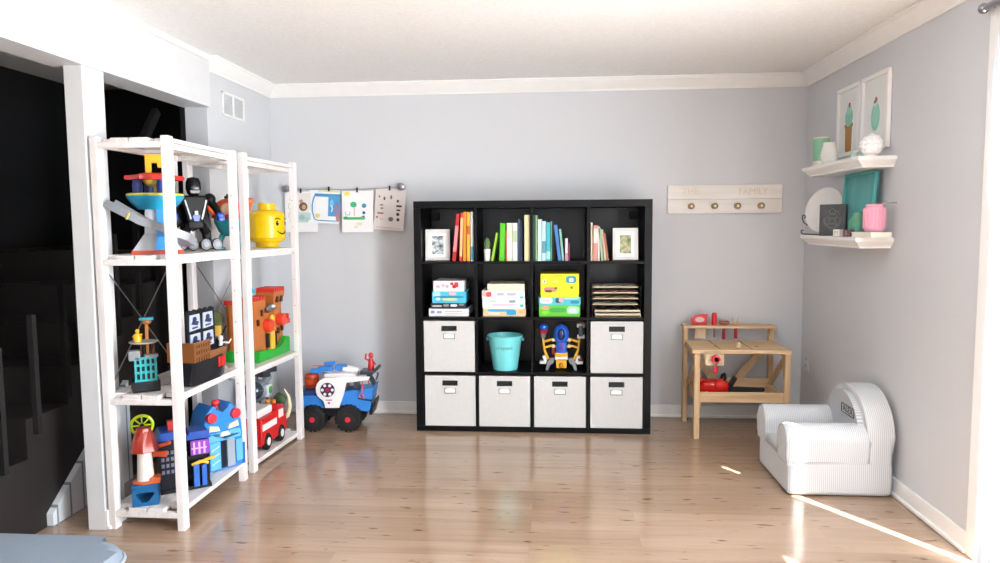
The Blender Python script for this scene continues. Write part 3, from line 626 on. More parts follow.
print_frame(-.695, .305, 'white framed print of a teal ice cream in a tan cone', [
    ([(-.036, .025), (.036, .025), (.045, .165), (-.045, .165)], '#BE8B52', 0), ([(-.055, .160), (.055, .160), (.055, .180), (-.055, .180)], '#A8773F', 1),
    (oval(0, .214, .052, .050), '#8FD0BF', 2), (oval(0, .256, .032, .028), '#A5DCCB', 3), (oval(.004, .282, .012, .014), '#B0566A', 4)]
    + [([(-.038+.015*k, .03), (-.035+.015*k, .03), (-.041+.0168*k, .16), (-.044+.0168*k, .16)], '#A8773F', 5) for k in range(6)])
print_frame(-1.028, .315, 'white framed print of an oval teal sundae with a pink top', [
    (oval(0, .170, .050, .072), '#8CD0BE', 0), (oval(0, .175, .038, .055), '#9BD8C8', 1), (oval(.0, .240, .024, .018), '#C9E4DA', 2), (oval(.004, .256, .013, .014), '#B96A72', 3), (oval(-.010, .246, .009, .008), '#8C4A58', 4)])
c = thing('tumbler', 'cream tumbler with a wide green band behind the white jar', 'tumbler', (2.45, -.515, ZU+.001))
MB().lathe([(.040, 0), (.042, .005), (.043, .035), (.0435, .036), (.046, .135), (.0462, .137), (.047, .165), (.043, .174), (.040, .174), (.036, .166), (0, .166)], mis=[0,0,0,1,1,1,0,0,0,0], seg=36).build('tumbler_body', [mat('cream_glaze', '#EBE3D3', .3), mat('mint_green_glaze', '#8CC7A4', .3)], c)
c = thing('hobnail_jar', 'white bobbled glass jar in front of the green banded tumbler', 'jar', (2.405, -.768, ZU+.001)); mb = MB()
mb.lathe([(.030, 0), (.036, .004), (.044, .030), (.045, .055), (.040, .085), (.034, .098), (.036, .112), (.034, .116), (.028, .112), (.024, .100), (0, .02)], seg=40)
for i in range(14):
    for j in range(5):
        a = 2*PI*(i+.5*(j % 2))/14; z = .015+.017*j; r_ = .0375+.0085*math.sin(PI*min(1, (z+.01)/.09)); mb.ell((r_*math.cos(a), r_*math.sin(a), z), (.0035, .0035, .0035), 8)
mb.build('jar_body', mat('milk_glass', '#EDEBE6', .25), c)
c = thing('bird_ornament', 'tiny pale mint bird ornament between the white jar and ball', 'ornament', (2.47, -.95, ZU+.001)); mb = MB()
mb.ell((0, 0, .022), (.024, .018, .021)).ell((0, .016, .043), .012).cyl((0, .024, .043), (0, .036, .042), .004, .0005, 8).bar((0, -.012, .026), (0, -.036, .040), .014, .005)
mb.build('bird_body', mat('pale_mint_glaze', '#C5DFD5', .3), c)
MB().lathe([(.016, 0), (.018, .002), (.012, .006), (0, .007)], seg=20).build('foot', mat('pale_mint_glaze', '#C5DFD5', .3), c)
c = thing('flower_vase', 'round white vase of overlapping petals at the shelf end', 'vase', (2.435, -1.225, ZU+.001)); k_ = .84; mb = MB()
mb.ell((0, 0, .062), (.058, .058, .060), 28)
for j, (el, n) in enumerate(((-40, 8), (-12, 10), (16, 9), (42, 7), (66, 4))):
    for i in range(n):
        a = 2*PI*(i+.5*(j % 2))/n; ce = math.cos(R(el)); p = Vector((.054*ce*math.cos(a), .054*ce*math.sin(a), .062+.056*math.sin(R(el))))
        mb.ell(p, (.023, .023, .011), 10, rot=(Vector((ce*math.cos(a), ce*math.sin(a), math.sin(R(el))-.25)).to_track_quat('Z', 'Y').to_euler()))
mb.lathe([(.030, .003), (.036, 0), (.034, .008), (.02, .012)], seg=24).ell((0, 0, .122), (.016, .016, .012), 10)
mb.build('vase_body', mat('white_porcelain', '#F4F4F5', .25), c); c.scale = (k_,)*3
# lower shelf
c = thing('plate', 'round white plate on a black wire easel', 'plate', (2.465, -.56, ZL+.012), 28); M = Matrix.Translation((0, 0, .135)) @ Matrix.Rotation(R(-78), 4, 'Y') @ Matrix.Translation((0, 0, -.008))
MB().lathe([(0, 0), (.075, 0), (.085, .004), (.128, .014), (.133, .017), (.131, .019), (.086, .009), (.074, .005), (0, .005)], M=M, seg=56).torus((0,0,0), .0001, .0001, 'z', 3).build('dish', mat('white_china', '#E9E9E8', .2), c)
c = thing('plate_easel', 'black curled wire easel holding the white plate', 'easel', (2.445, -.57, ZL+.001), 28); mb = MB()
def curl(x, y, z, r, a0, a1, n=16): return [(x+.0*k, y+r*(1-.55*k/n)*math.cos(R(a0+(a1-a0)*k/n)), z+r*(1-.55*k/n)*math.sin(R(a0+(a1-a0)*k/n))) for k in range(n+1)]
for s_ in (1, -1):
    Y = .095*s_
    mb.tube([(.06, Y*.4, .003), (.0, Y*.7, .004), (-.035, Y, .006), (-.05, Y*1.05, .012), (-.052, Y*1.05, .024), (-.046, Y, .030), (-.040, Y, .024)], .0032)
    mb.tube([(.06, Y*.4, .003), (.05, Y*.6, .045), (.0, Y, .055), (-.03, Y*1.1, .075), (-.036, Y*1.15, .10), (-.028, Y*1.18, .118), (-.016, Y*1.15, .116), (-.014, Y*1.12, .104), (-.022, Y*1.1, .100)], .0032)
mb.tube([(.06, -.04, .003), (.065, 0, .20), (.06, .04, .003)], .003)
mb.build('wire_legs', DARKM, c)
c = thing('slate_plaque', 'dark grey slate block with a pale chalk crest on the lower shelf', 'plaque', (2.425, -.80, ZL+.001), -38); c.scale = (.93,)*3
MB().box((0, 0, .093), (.148, .036, .186), bev=.002).build('slate_block', mat('grey_slate', '#55575A', .8, var=.2, scale=40), c)
mb = MB()
for r_, zz in ((.05, .1), (.043, .1)): mb.tube([(r_*math.cos(a), -.0185, zz+r_*1.15*math.sin(a)) for a in (PI+PI*k/16 for k in range(17))], .0013, 5)
mb.torus((0, -.0185, .142), .017, .0012, 'y', 16).torus((0, -.0185, .118), .026, .0011, 'y', 18, sq=.55).torus((0, -.0185, .088), .02, .0012, 'y', 16, sq=.7)
for s_ in (-1, 1): mb.tube([(s_*.012, -.0185, .15), (s_*.034, -.0185, .14), (s_*.042, -.0185, .12)], .0012, 5).tube([(s_*.05, -.0185, .10), (s_*.03, -.0185, .112), (s_*.012, -.0185, .09)], .0012, 5)
mb.bx(-.03, .03, -.0188, -.0178, .068, .071).bx(-.018, .018, -.0188, -.0178, .03, .0325)
mb.build('chalk_crest', mat('chalk_grey', '#9A9C9D', .9), c)
c = thing('tray', 'tall teal wooden tray leaning on the wall behind the jars', 'tray', (XR-.05, -.945, ZL+.001), -90); ro = (R(-5), 0, 0); w, h = .385, .335
TEAL = mat_wood('teal_painted_wood', '#62B8BA', '#52A6A9', 2, .5, 2)
MB().bx(-w/2, w/2, -.008, -.001, 0, h).build('tray_bottom', TEAL, c, rot=ro)
mb = MB()
for x0, x1, z0, z1 in ((-w/2, w/2, 0, .012), (-w/2, w/2, h-.012, h), (-w/2, -w/2+.012, 0, h), (w/2-.012, w/2, 0, h)): mb.bx(x0, x1, -.024, -.001, z0, z1, bev=.003)
mb.build('tray_rim', TEAL, c, rot=ro)
BK = [('white book lying flat under the pink jar', 2.43, -1.265, .105, .17, .026, '#F0EFEC', 8, ZL+.001)]
for lab, x, y, wx, wy, hh, cc, rz, z in BK:
    k = thing('book', lab, 'book', (x, y, z), rz); mb = MB()
    mb.bx(-wx/2, wx/2, -wy/2, wy/2, 0, .003, bev=.001).bx(-wx/2, wx/2, -wy/2, wy/2, hh-.003, hh, bev=.001).bx(wx/2-.003, wx/2, -wy/2, wy/2, .003, hh-.003); mb.build('cover', card(cc), k)
    MB().bx(-wx/2+.004, wx/2-.004, -wy/2+.003, wy/2-.003, .003, hh-.003).build('pages', PAGES, k)
for lab, x, y, cc, ch in (('small white letter block beside the slate plaque', 2.385, -.985, '#EFEFEC', 'M'), ('small dark rose letter block between slate and white book', 2.40, -1.075, '#7A5A60', 'S')):
    k = thing('letter_block', lab, 'block', (x, y, ZL+.001), -60); MB().box((0, 0, .019), (.042, .036, .036), bev=.003).build('block', card(cc), k)
    text('letter', ch, .032, card('#B9AFA8'), k, (0, -.0185, .019), (PI/2, 0, 0))
gm = mat('green_glass', '#5FA688', .12, var=.12, coat=.3)
c = thing('green_jar', 'small round green glass jar in front of the teal tray', 'jar', (2.455, -1.05, ZL+.001)); mb = MB()
mb.lathe([(.026, 0), (.034, .005), (.042, .035), (.043, .060), (.037, .090), (.024, .108), (.023, .122), (.027, .126), (.024, .128), (.019, .124), (.018, .108), (0, .02)], seg=40)
for i in range(12):
    a = 2*PI*i/12; mb.tube([(.0365*math.cos(a), .0365*math.sin(a), .01), (.0425*math.cos(a), .0425*math.sin(a), .035), (.0435*math.cos(a), .0435*math.sin(a), .06), (.0375*math.cos(a), .0375*math.sin(a), .09)], .0028, 6)
mb.build('jar_body', gm, c)
c = thing('pink_jar', 'ribbed pink glass jar standing on the white book', 'jar', (2.445, -1.262, ZL+.0275)); mb = MB(); pk = mat('pink_glass', '#EBA9BF', .2, var=.06, coat=.2)
mb.lathe([(.034, 0), (.040, .003), (.046, .014), (.048, .025), (.048, .108), (.045, .119), (.039, .125), (.041, .131), (.039, .134), (.034, .131), (.032, .123), (0, .02)], seg=48)
for i in range(20):
    a = 2*PI*i/20; mb.tube([(q_[0]*math.cos(a), q_[0]*math.sin(a), q_[1]) for q_ in ((.0475, .018), (.049, .03), (.049, .103), (.0465, .115))], .0024, 6)
mb.build('jar_body', pk, c)
k = thing('teaspoon', 'dark teaspoon lying across the mouth of the pink jar', 'spoon', (2.47, -1.285, ZL+.0275+.136))
MB().ell((-.045, .012, .001), (.018, .011, .003), 14).tube([(-.03, .009, .001), (.02, -.002, .003), (.062, -.012, .004)], [.003, .0028, .004]).build('spoon_body', STEEL, k)

# ================================================================== striped child armchair
ac = thing('child_armchair', 'small striped grey and white upholstered armchair by the right wall', 'armchair', (2.26, -1.17, 0)); o = (2.26, -1.17, 0)
def archp(w, z0, zs, zt, n=22): return [(-1.17-w, z0), (-1.17-w, zs)]+[(-1.17-w*math.cos(PI*k/n), zs+(zt-zs)*math.sin(PI*k/n)) for k in range(1, n)]+[(-1.17+w, zs), (-1.17+w, z0)]
def soft(mb, r, seg=4):
    e = [e for e in mb.bm.edges if any(len(f.verts) > 4 for f in e.link_faces)]
    bmesh.ops.bevel(mb.bm, geom=e, offset=r, segments=seg, profile=.5, affect='EDGES', clamp_overlap=True); return mb
MB(o).bx(2.016, 2.512, -1.416, -.924, .004, .178, bev=.026, seg=4).build('base', STRIPE_X, ac)
soft(MB(o).prism(archp(.247, .15, .270, .505), 2.385, 2.512, 'yz'), .03).build('backrest', STRIPE_X, ac, smooth=60)
soft(MB(o).prism(archp(.212, .20, .275, .474), 2.355, 2.39, 'yz'), .014).build('back_cushion', STRIPE, ac, smooth=60)
def arm(y0, y1):
    mb = MB(o); n = 10; w = (y1-y0)/2; yc = (y0+y1)/2
    poly = [(y0+.012, .15), (y0, .20), (y0, .27)]+[(yc-w*math.cos(PI*k/n), .27+.078*math.sin(PI*k/n)) for k in range(1, n)]+[(y1, .27), (y1, .20), (y1-.012, .15)]
    return soft(mb.prism(poly, 2.004, 2.40, 'yz'), .022).build('armrest', STRIPE_X, ac, smooth=60)
arm(-1.424, -1.275); arm(-1.065, -.916)
MB(o).bx(2.012, 2.37, -1.285, -1.055, .165, .215, bev=.022, seg=4).build('seat_cushion', STRIPE, ac, smooth=60)
mb = MB(o); z = lambda x, w, zs, zt: [(x, -1.17-w*math.cos(PI*k/24), zs+(zt-zs)*math.sin(PI*k/24)) for k in range(25)]
mb.tube([(2.39, -1.414, .185)]+z(2.392, .243, .270, .501)+[(2.39, -.926, .185)], .0035, 6).tube(z(2.506, .243, .270, .501), .0035, 6)
for y0, y1 in ((-1.424, -1.275), (-1.065, -.916)):
    yc, w = (y0+y1)/2, (y1-y0)/2-.006
    mb.tube([(2.008, yc-w, .19)]+[(2.008, yc-w*math.cos(PI*k/12), .268+.072*math.sin(PI*k/12)) for k in range(13)]+[(2.008, yc+w, .19)], .004, 6)
mb.tube([(2.014, -.93, .172), (2.014, -1.414, .172), (2.06, -1.418, .172), (2.46, -1.412, .172)], .003, 6)
mb.build('piping', PIPING, ac)
text('embroidered_name', 'ALEX', .044, card('#4d5158'), ac, (2.354-o[0], -1.25-o[1], .388), (PI/2, 0, -PI/2), .0008, 1.15)
mb = MB(o)
for yy in (-1.175, -1.325): mb.bx(2.352, 2.3555, yy-.0018, yy+.0018, .366, .410)
for zz in (.366, .410): mb.bx(2.352, 2.3555, -1.325, -1.175, zz-.0018, zz+.0018)
mb.build('name_border', card('#4d5158'), ac)

# ================================================================== toy workbench and tools
wb = thing('toy_workbench', 'small pine toy workbench with a slotted tool rail and tray', 'workbench', (2.03, -.3, 0)); o = (2.03, -.3, 0)
soft(MB(o).prism([(1.732, -.49), (2.322, -.49), (2.308, -.145), (1.752, -.145)], .530, .554, 'xy'), .003, 2).build('bench_top', PINE_X, wb)
for x in (1.743, 2.282): MB(o).bx(x, x+.034, -.505, -.462, 0, .53, bev=.003).build('front_leg', PINE_Z, wb)
for x in (1.742, 2.298): MB(o).bx(x, x+.030, -.118, -.072, 0, .637, bev=.003).build('rear_leg', PINE_Z, wb)
MB(o).bx(1.735, 2.335, -.165, -.115, .637, .653, bev=.002).bx(1.735, 2.335, -.085, -.040, .637, .653, bev=.002).bx(1.735, 1.765, -.115, -.085, .637, .653).bx(2.305, 2.335, -.115, -.085, .637, .653).build('tool_rail', PINE_X, wb)
MB(o).bar((2.29, -.085, .515), (2.09, -.085, .27), .016, .05, bev=.002).build('brace', PINE_Z, wb)
MB(o).bar((1.775, -.085, .515), (1.96, -.085, .27), .016, .05, bev=.002).build('brace', PINE_Z, wb)
for x in (1.768, 2.298): MB(o).bar((x, -.47, .515), (x, -.13, .255), .014, .042, bev=.002).build('side_brace', PINE_Z, wb)
MB(o).bx(1.774, 2.288, -.488, -.473, .226, .290, bev=.003).bx(1.778, 2.30, -.125, -.110, .226, .300, bev=.003).bx(1.778, 1.791, -.473, -.125, .226, .272).bx(2.284, 2.297, -.473, -.125, .226, .272).bx(1.785, 2.29, -.473, -.125, .232, .241).build('tray', PINE_X, wb)
MB(o).bx(1.779, 1.798, -.46, -.13, .192, .226, bev=.002).bx(2.28, 2.298, -.46, -.13, .192, .226, bev=.002).build('tray_rail', PINE_Y, wb)
for x in (1.748, 2.288): MB(o).bx(x, x+.018, -.462, -.075, .505, .530, bev=.002).build('side_rail', PINE_Y, wb)
mb = MB(o)
for x in (1.90, 2.03, 2.15): mb.cyl((x, -.36, .5535), (x, -.36, .5548), .011, seg=16)
mb.bx(1.90, 1.905, -.48, -.13, .5535, .5546).bx(2.09, 2.095, -.48, -.13, .5535, .5546)
mb.build('bench_holes', mat('dark_hole', '#5b452e', .8), wb)
vs = MB(o).bx(1.795, 1.905, -.522, -.506, .468, .540, bev=.004).bx(1.795, 1.905, -.566, -.538, .470, .540, bev=.004).build('vise_jaws', mat_wood('pale_beech', '#E6CFAE', '#D2B48E', 0), wb)
mb = MB(o).cyl((1.853, -.50, .514), (1.853, -.60, .514), .014).cyl((1.853, -.566, .514), (1.853, -.60, .514), .026, seg=24, bev=.006)
mb.build('vise_knob', pl('#D6263A'), vs)
MB(o).cyl((1.850, -.585, .49), (1.850, -.585, .455), .005).ell((1.850, -.585, .445), (.017, .017, .018), 16).build('vise_handle', pl('#D6263A'), vs)
RED = pl('#D5202F')
BEECH = mat_wood('pale_beech_upright', '#E6CFAE', '#D2B48E', 2)
k = thing('toy_saw', 'toy saw with a red handle and wooden blade on the workbench rail', 'saw', (1.85, -.10, .654)); mb = MB()
ring = [(-.052, 0), (.045, 0), (.050, .068), (.02, .072), (-.03, .062), (-.058, .035)]
mb.prism(ring, -.011, .011, 'xz'); soft(mb, .006, 3); mb.build('handle', RED, k)
MB().prism(oval(-.002, .034, .03, .017), -.0118, .0118, 'xz').build('grip_opening', card('#D9B9BC'), k)
MB().prism([(-.034, -.092), (.040, -.092), (.042, .0), (-.024, .0)], -.004, .004, 'xz').build('blade', BEECH, k)
k = thing('toy_screwdriver', 'toy screwdriver with a fat upright red handle on the workbench rail', 'screwdriver', (1.945, -.10, .654))
MB().lathe([(.008, -.004), (.017, 0), (.0185, .02), (.017, .065), (.012, .080), (0, .082)], seg=18).build('handle', RED, k); MB().cyl((0,0,0), (0,0,-.085), .006, .005).build('shaft', mat('wood_shaft', '#8E6B4C', .5), k)
k = thing('toy_hammer', 'toy hammer hanging head up with a dark red handle below the rail', 'hammer', (2.008, -.10, .654))
MB().cyl((-.030, 0, .014), (.026, 0, .014), .0145, seg=18, bev=.003).cyl((.026, 0, .014), (.034, 0, .014), .011, seg=18).build('hammer_head', mat_wood('walnut_hammer_head', '#A9695A', '#8d5246', 0), k); MB().cyl((0, 0, .0), (0, 0, -.098), .0105, .012, bev=.003).build('handle', pl('#A81B28'), k)
k = thing('toy_wrench', 'toy wrench with a pale open jaw and red handle on the rail', 'wrench', (2.085, -.10, .654))
MB().prism(arc(0, .026, .027, 130, 410)+arc(0, .026, .014, 50, -230), -.010, .010, 'xz').build('jaw', BEECH, k); MB().cyl((0,0,.002), (0,0,-.092), .0105, .0125, bev=.003).build('handle', pl('#C41E2D'), k)
k = thing('toy_chainsaw', 'red toy chainsaw lying in the workbench tray', 'chainsaw', (1.90, -.33, .2415)); mb = MB()
mb.box((0, 0, .05), (.17, .09, .085), bev=.028, seg=4).box((-.05, 0, .045), (.09, .07, .06), bev=.02).ell((.035, -.03, .062), (.05, .03, .045)); mb.build('motor_body', pl('#E0261C', .2), k)
MB().tube([(-.03, 0, .075), (-.07, 0, .098), (-.115, 0, .075), (-.12, 0, .035), (-.08, 0, .02)], .014, 10).build('rear_handle', pl('#C3201C'), k)
MB().tube([(.045, -.04, .075), (.06, -.04, .115), (.065, 0, .132), (.06, .04, .115), (.045, .04, .075)], .009, 10).box((.112, -.01, .085), (.016, .07, .07), rot=(0, .5, 0), bev=.005).build('front_handle', pl('#1D1D20'), k)
MB().prism([(.07, .012), (.30, .018)]+arc(.30, .032, .014, -90, 90, 8)+[(.07, .05)], -.006, .006, 'xz').build('guide_bar', pl('#2B2B30'), k)
MB().cyl((.03, -.047, .04), (.03, -.052, .04), .022).build('side_dial', pl('#8a1612'), k)
for x, y, rz, lab in ((1.815, -.40, 20, 'pale wooden toy bolt at the front corner of the workbench tray'), (1.89, -.43, -35, 'pale wooden toy bolt lying against the red chainsaw')):
    k = thing('toy_bolt', lab, 'bolt', (x, y, .2415), rz, 'wooden bolts in the tray')
    MB().cyl((-.028, 0, .012), (.022, 0, .012), .0085, seg=14).build('bolt_shaft', BEECH, k); MB().cyl((.022, 0, .015), (.036, 0, .015), .0155, seg=6).build('bolt_head', BEECH, k)
k = thing('toy_nut', 'small pale wooden nut standing on the workbench top', 'nut', (2.03, -.40, .5545)); MB().cyl((0,0,0), (0,0,.018), .017, seg=6, bev=.002).cyl((0,0,.016), (0,0,.034), .009, seg=14, bev=.002).build('nut_body', BEECH, k)
# ================================================================== white slatted racks
def rack(loc, rz, levels, label):
    r = thing('slatted_rack', label, 'shelving rack', loc, rz, 'white slatted racks'); D, W, px, py = .1725, .325, .032, .046
    for sx in (-1, 1):
        for sy in (-1, 1):
            mb = MB(); x = sx*(D-px/2); y = sy*(W-py/2); mb.box((x, y, .855), (px, py, 1.71), bev=.003)
            for k in range(9): mb.cyl((x-sx*0, y-sy*py*.49, .2+.16*k), (x, y-sy*py*.505, .2+.16*k), .003, seg=8, mi=1)
            mb.build('post', [RACKP, mat('peg_hole', '#8d8486', .8)], r)
    for z in levels:
        mb = MB(); n = 4; ws = (2*D-.006)/n
        for k in range(n):
            xc = -D+.003+ws*(k+.5); ly = W-.002 if 0 < k < n-1 else W-py-.001
            mb.box((xc, 0, z-.009), (ws-.009, 2*ly, .018), bev=.002)
        for s in (-1, 1): mb.box((0, s*(W-.013), z-.03), (2*(D-px)-.001, .024, .026), bev=.002)
        for s in (-1, 1): mb.box((s*(D-px-.010), 0, z-.030), (.018, 2*W-.06, .024), bev=.002)
        mb.box((0, 0, z-.027), (2*D-.05, .04, .017), bev=.002)
        mb.build('slatted_shelf', RACKW, r)
    x = -D+.004
    for s in (-1, 1): MB().tube([(x, s*.29, 1.17), (x-.002*s, 0, .885), (x, -s*.29, .60)], .0028).build('cross_brace', STEEL, r)
    return r
R1, R2 = (-.892, -1.655, 0), (-.871, -.915, 0)
L1, L2 = (1.703, 1.207, .602, .100), (1.692, 1.197, .556, .056)
rack(R1, 0, L1, 'white slatted rack with the pirate ship, standing before the stair opening')
rack(R2, -4, L2, 'white slatted rack with the toy castle, standing by the vent wall')

# ================================================================== toys on the racks
A2 = L1[1]+.001
t_ = thing('toy_lookout_tower', 'toy lookout tower with grey slide, turquoise deck and yellow periscope', 'toy tower', (-.895, -1.785, A2), 30)
mb = MB().frus((0, 0, .016), (.20, .18), (.10, .10), .075, 0).frus((0, 0, .091), (.10, .10), (.088, .088), .12, 0); mb.build('tower_column', pl('#C9CDD3'), t_)
MB().frus((0, 0, 0), (.21, .19), (.206, .186), .017).build('base_rim', pl('#D6492B'), t_)
MB().bx(.0, .028, -.068, -.044, .06, .21).frus((.014, -.085, .018), (.05, .03), (.028, .03), .06).build('front_strip', pl('#2E8FD6'), t_)
MB().lathe([(0, .196), (.072, .198), (.098, .222), (.118, .250), (.118, .262), (.108, .262), (.108, .256), (0, .256)], seg=10).build('deck', pl('#2BA6D2'), t_)
MB().torus((0, 0, .262), .113, .006, 'z', 30).build('deck_rim', pl('#D8CE4A'), t_)
for a in (30, 110, 200, 290): MB().lathe([(.019, .262), (.021, .30), (.017, .325), (0, .33)], c=(.075*math.cos(R(a)), .075*math.sin(R(a)), 0), seg=16).build('window_pod', pl('#23357E'), t_)
star = [((.122 if k % 2 == 0 else .088)*math.cos(PI*k/6), (.122 if k % 2 == 0 else .088)*math.sin(PI*k/6)) for k in range(12)]
mb = MB().prism(star, .328, .348, 'xy'); soft(mb, .006, 3); mb.lathe([(.08, .348), (.06, .358), (0, .362)], seg=24).build('roof', pl('#D62B22'), t_)
MB().lathe([(.0, .298), (.03, .302), (.046, .315), (.05, .328), (0, .328)], seg=24).cyl((0, 0, .262), (0, 0, .30), .006).build('roof_lamp', pl('#F0C24A'), t_)
MB().prism([(-.036, .358), (-.012, .358), (-.010, .405), (.012, .405), (.014, .385), (.034, .385), (.034, .440), (-.036, .440)], -.024, .024, 'xz').build('periscope', pl('#F4B51E'), t_)
sl = [(-.185, -.055, .212), (-.14, -.08, .185), (-.06, -.105, .135), (.03, -.115, .098), (.10, -.085, .062), (.125, -.02, .035)]
mb = MB(); rows = []
for i, p in enumerate(sl):
    p = Vector(p); a = Vector(sl[max(0, i-1)]); b = Vector(sl[min(len(sl)-1, i+1)]); tt = (b-a).normalized(); sd = tt.cross(Vector((0,0,1))).normalized(); up = sd.cross(tt)
    rows.append([mb.bm.verts.new(p+sd*u+up*v) for u, v in ((-.037, .03), (-.031, .03), (-.027, .004), (.027, .004), (.031, .03), (.037, .03), (.033, -.006), (-.033, -.006))])
for a, b in zip(rows, rows[1:]):
    for k in range(8): mb.bm.faces.new((a[k], a[(k+1) % 8], b[(k+1) % 8], b[k]))
mb.bm.faces.new(rows[0][::-1]); mb.bm.faces.new(rows[-1]); sd_ = mb.build('slide', pl('#9297A0'), t_)
MB().box((-.10, -.095, .166), (.007, .076, .030), rot=(0, .5, -.3), bev=.002).build('slide_band', pl('#E2C63A'), sd_)

k = thing('toy_robot', 'black toy robot figure with blue fists on grey wheeled feet', 'toy robot', (-.895, -1.445, A2), 40); k.scale = (.86, .86, 1.04); BKP = pl('#08080A', .5) ; BLU = pl('#1F49B8'); GRY = pl('#303338')
body = MB().prism([(-.045, .135), (.045, .135), (.075, .235), (.055, .262), (-.055, .262), (-.075, .235)], -.04, .045, 'xz'); soft(body, .012, 3)
body.box((0, 0, .125), (.085, .07, .04), bev=.01).build('torso', BKP, k)
MB().prism([(-.012, .14), (.012, .14), (.022, .165), (0, .18), (-.022, .165)], -.052, -.04, 'xz').build('belt_plate', BLU, k)
mb = MB()
for s in (-1, 1): mb.bar((s*.03, -.048, .15), (s*.058, -.045, .24), .008, .01)
mb.box((0, -.05, .18), (.02, .008, .02), bev=.003); mb.build('silver_stripes', pl('#B9BDC4'), k)
mb = MB().lathe([(.018, .258), (.034, .27), (.042, .295), (.040, .325), (.030, .345), (0, .352)], seg=20); hd = mb.build('head', BKP, k)
MB().box((0, -.034, .298), (.05, .02, .022), bev=.006).build('visor', pl('#2b2b31', .12), hd); MB().prism([(-.022, .272), (.022, .272), (.028, .286), (-.028, .286)], -.044, -.032, 'xz').build('jaw', pl('#5b5a55'), hd)
for s in (-1, 1):
    am = MB().ell((s*.088, 0, .245), (.034, .036, .030)).tube([(s*.088, 0, .24), (s*.118, -.02, .20), (s*.125, -.05, .17)], [.022, .02, .018], 12).build('arm', BKP, k)
    MB().box((s*.127, -.065, .16), (.045, .045, .04), bev=.012, seg=3).box((s*.127, -.09, .15), (.036, .02, .024), bev=.008).build('fist', BLU, am)
    lg = MB().tube([(s*.04, 0, .12), (s*.058, -.02, .085), (s*.062, .0, .05)], [.024, .026, .022], 12).box((s*.062, -.02, .075), (.04, .04, .05), bev=.01).build('leg', BKP, k)
    MB().box((s*.066, -.01, .026), (.07, .15, .038), bev=.01).build('foot', pl('#3A3C42'), lg)
    for dx in (-.03, .032):
        tw = MB().cyl((s*.066+dx, -.10, .03), (s*.066+dx, -.075, .03), .029, seg=28, bev=.005).build('track_wheel', GRY, lg); MB().cyl((s*.066+dx, -.103, .03), (s*.066+dx, -.095, .03), .014, seg=20).build('wheel_hub', pl('#62666d'), tw)
MB().prism([(-.075, .25), (.075, .25), (.11, .10), (.06, .12), (0, .09), (-.06, .12), (-.11, .10)], .048, .056, 'xz').build('back_wing', BKP, k)

k = thing('toy_submarine', 'rounded orange and teal toy submarine behind the two touching rack posts', 'toy submarine', (-.90, -1.06, L2[1]+.001), 40); ORG = pl('#E8632A'); TEA = pl('#2F9FA8')
MB().ell((0, 0, .215), (.078, .078, .068), 24).build('upper_hull', ORG, k); MB().lathe([(.03, .075), (.055, .10), (.076, .15), (.079, .19), (.0, .2)], seg=28).build('lower_hull', TEA, k)
MB().torus((0, 0, .182), .079, .011, 'z', 32).build('hull_band', pl('#C43A22'), k)
MB().ell((-.02, -.062, .222), (.04, .026, .034), 18).build('window_dome', pl('#F2C7A6', .15), k)
for s in (-1, 1): MB().tube([(s*.07, 0, .2), (s*.105, -.015, .225), (s*.11, -.03, .26)], [.016, .014, .012], 10).ell((s*.11, -.03, .268), (.022, .018, .02), 12).build('claw_arm', ORG, k)
for s in (-1, 1): MB().tube([(s*.03, 0, .09), (s*.05, 0, .05), (s*.055, -.01, .014)], .016, 10).box((s*.057, -.015, .009), (.045, .075, .018), bev=.006).build('landing_leg', TEA, k)
MB().cyl((0, 0, .275), (0, 0, .295), .02).cyl((.0, 0, .29), (0, 0, .305), .010).build('hatch', pl('#23262c'), k)

k = thing('head_storage_box', 'large yellow round-headed storage box with a smiling printed face', 'storage box', (-.868, -.615, L2[1]+.001), -13); k.scale = (.92, .92, 1.02); YEL = pl('#F3C80E', .25)
prof = [(.068, 0), (.074, .003), (.075, .026), (.078, .030), (.098, .032), (.112, .044), (.1175, .062), (.1175, .178), (.112, .200), (.098, .214), (.078, .219), (.058, .219), (.0565, .224), (.0565, .258), (.053, .263), (0, .263)]
MB().lathe(prof, seg=64).build('head_shell', YEL, k); r_ = .1178
MB().torus((0, 0, .052), .1155, .0016, 'z', 48).build('lid_seam', pl('#C99B08'), k)
mb = MB()
def on(a, z): return (r_*math.cos(R(a)), r_*math.sin(R(a)), z)
for a in (-21, 21): mb.ell(on(a, .142), (.004, .0115, .0145), 16, rot=(0, 0, R(a)))
mb.tube([on(-30+10*k_/2-0, .164+.007*math.sin(PI*k_/4)) for k_ in range(5)], .003).tube([on(12+4.5*k_, .166+.007*math.sin(PI*k_/4)) for k_ in range(5)], .003)
mb.tube([on(-24+4*k_, .098-.020*math.sin(PI*k_/12)+.004*k_/12) for k_ in range(13)], [.002+.0026*math.sin(PI*q/12) for q in range(13)])
mb.build('printed_face', pl('#1C1710'), k)
mb = MB()
for a in (-21, 21): mb.ell((on(a+2.2, .147)[0]*1.03, on(a+2.2, .147)[1]*1.03, .147), (.002, .004, .004), 10, rot=(0, 0, R(a)))
mb.build('eye_glints', pl('#F6F4EC'), k)

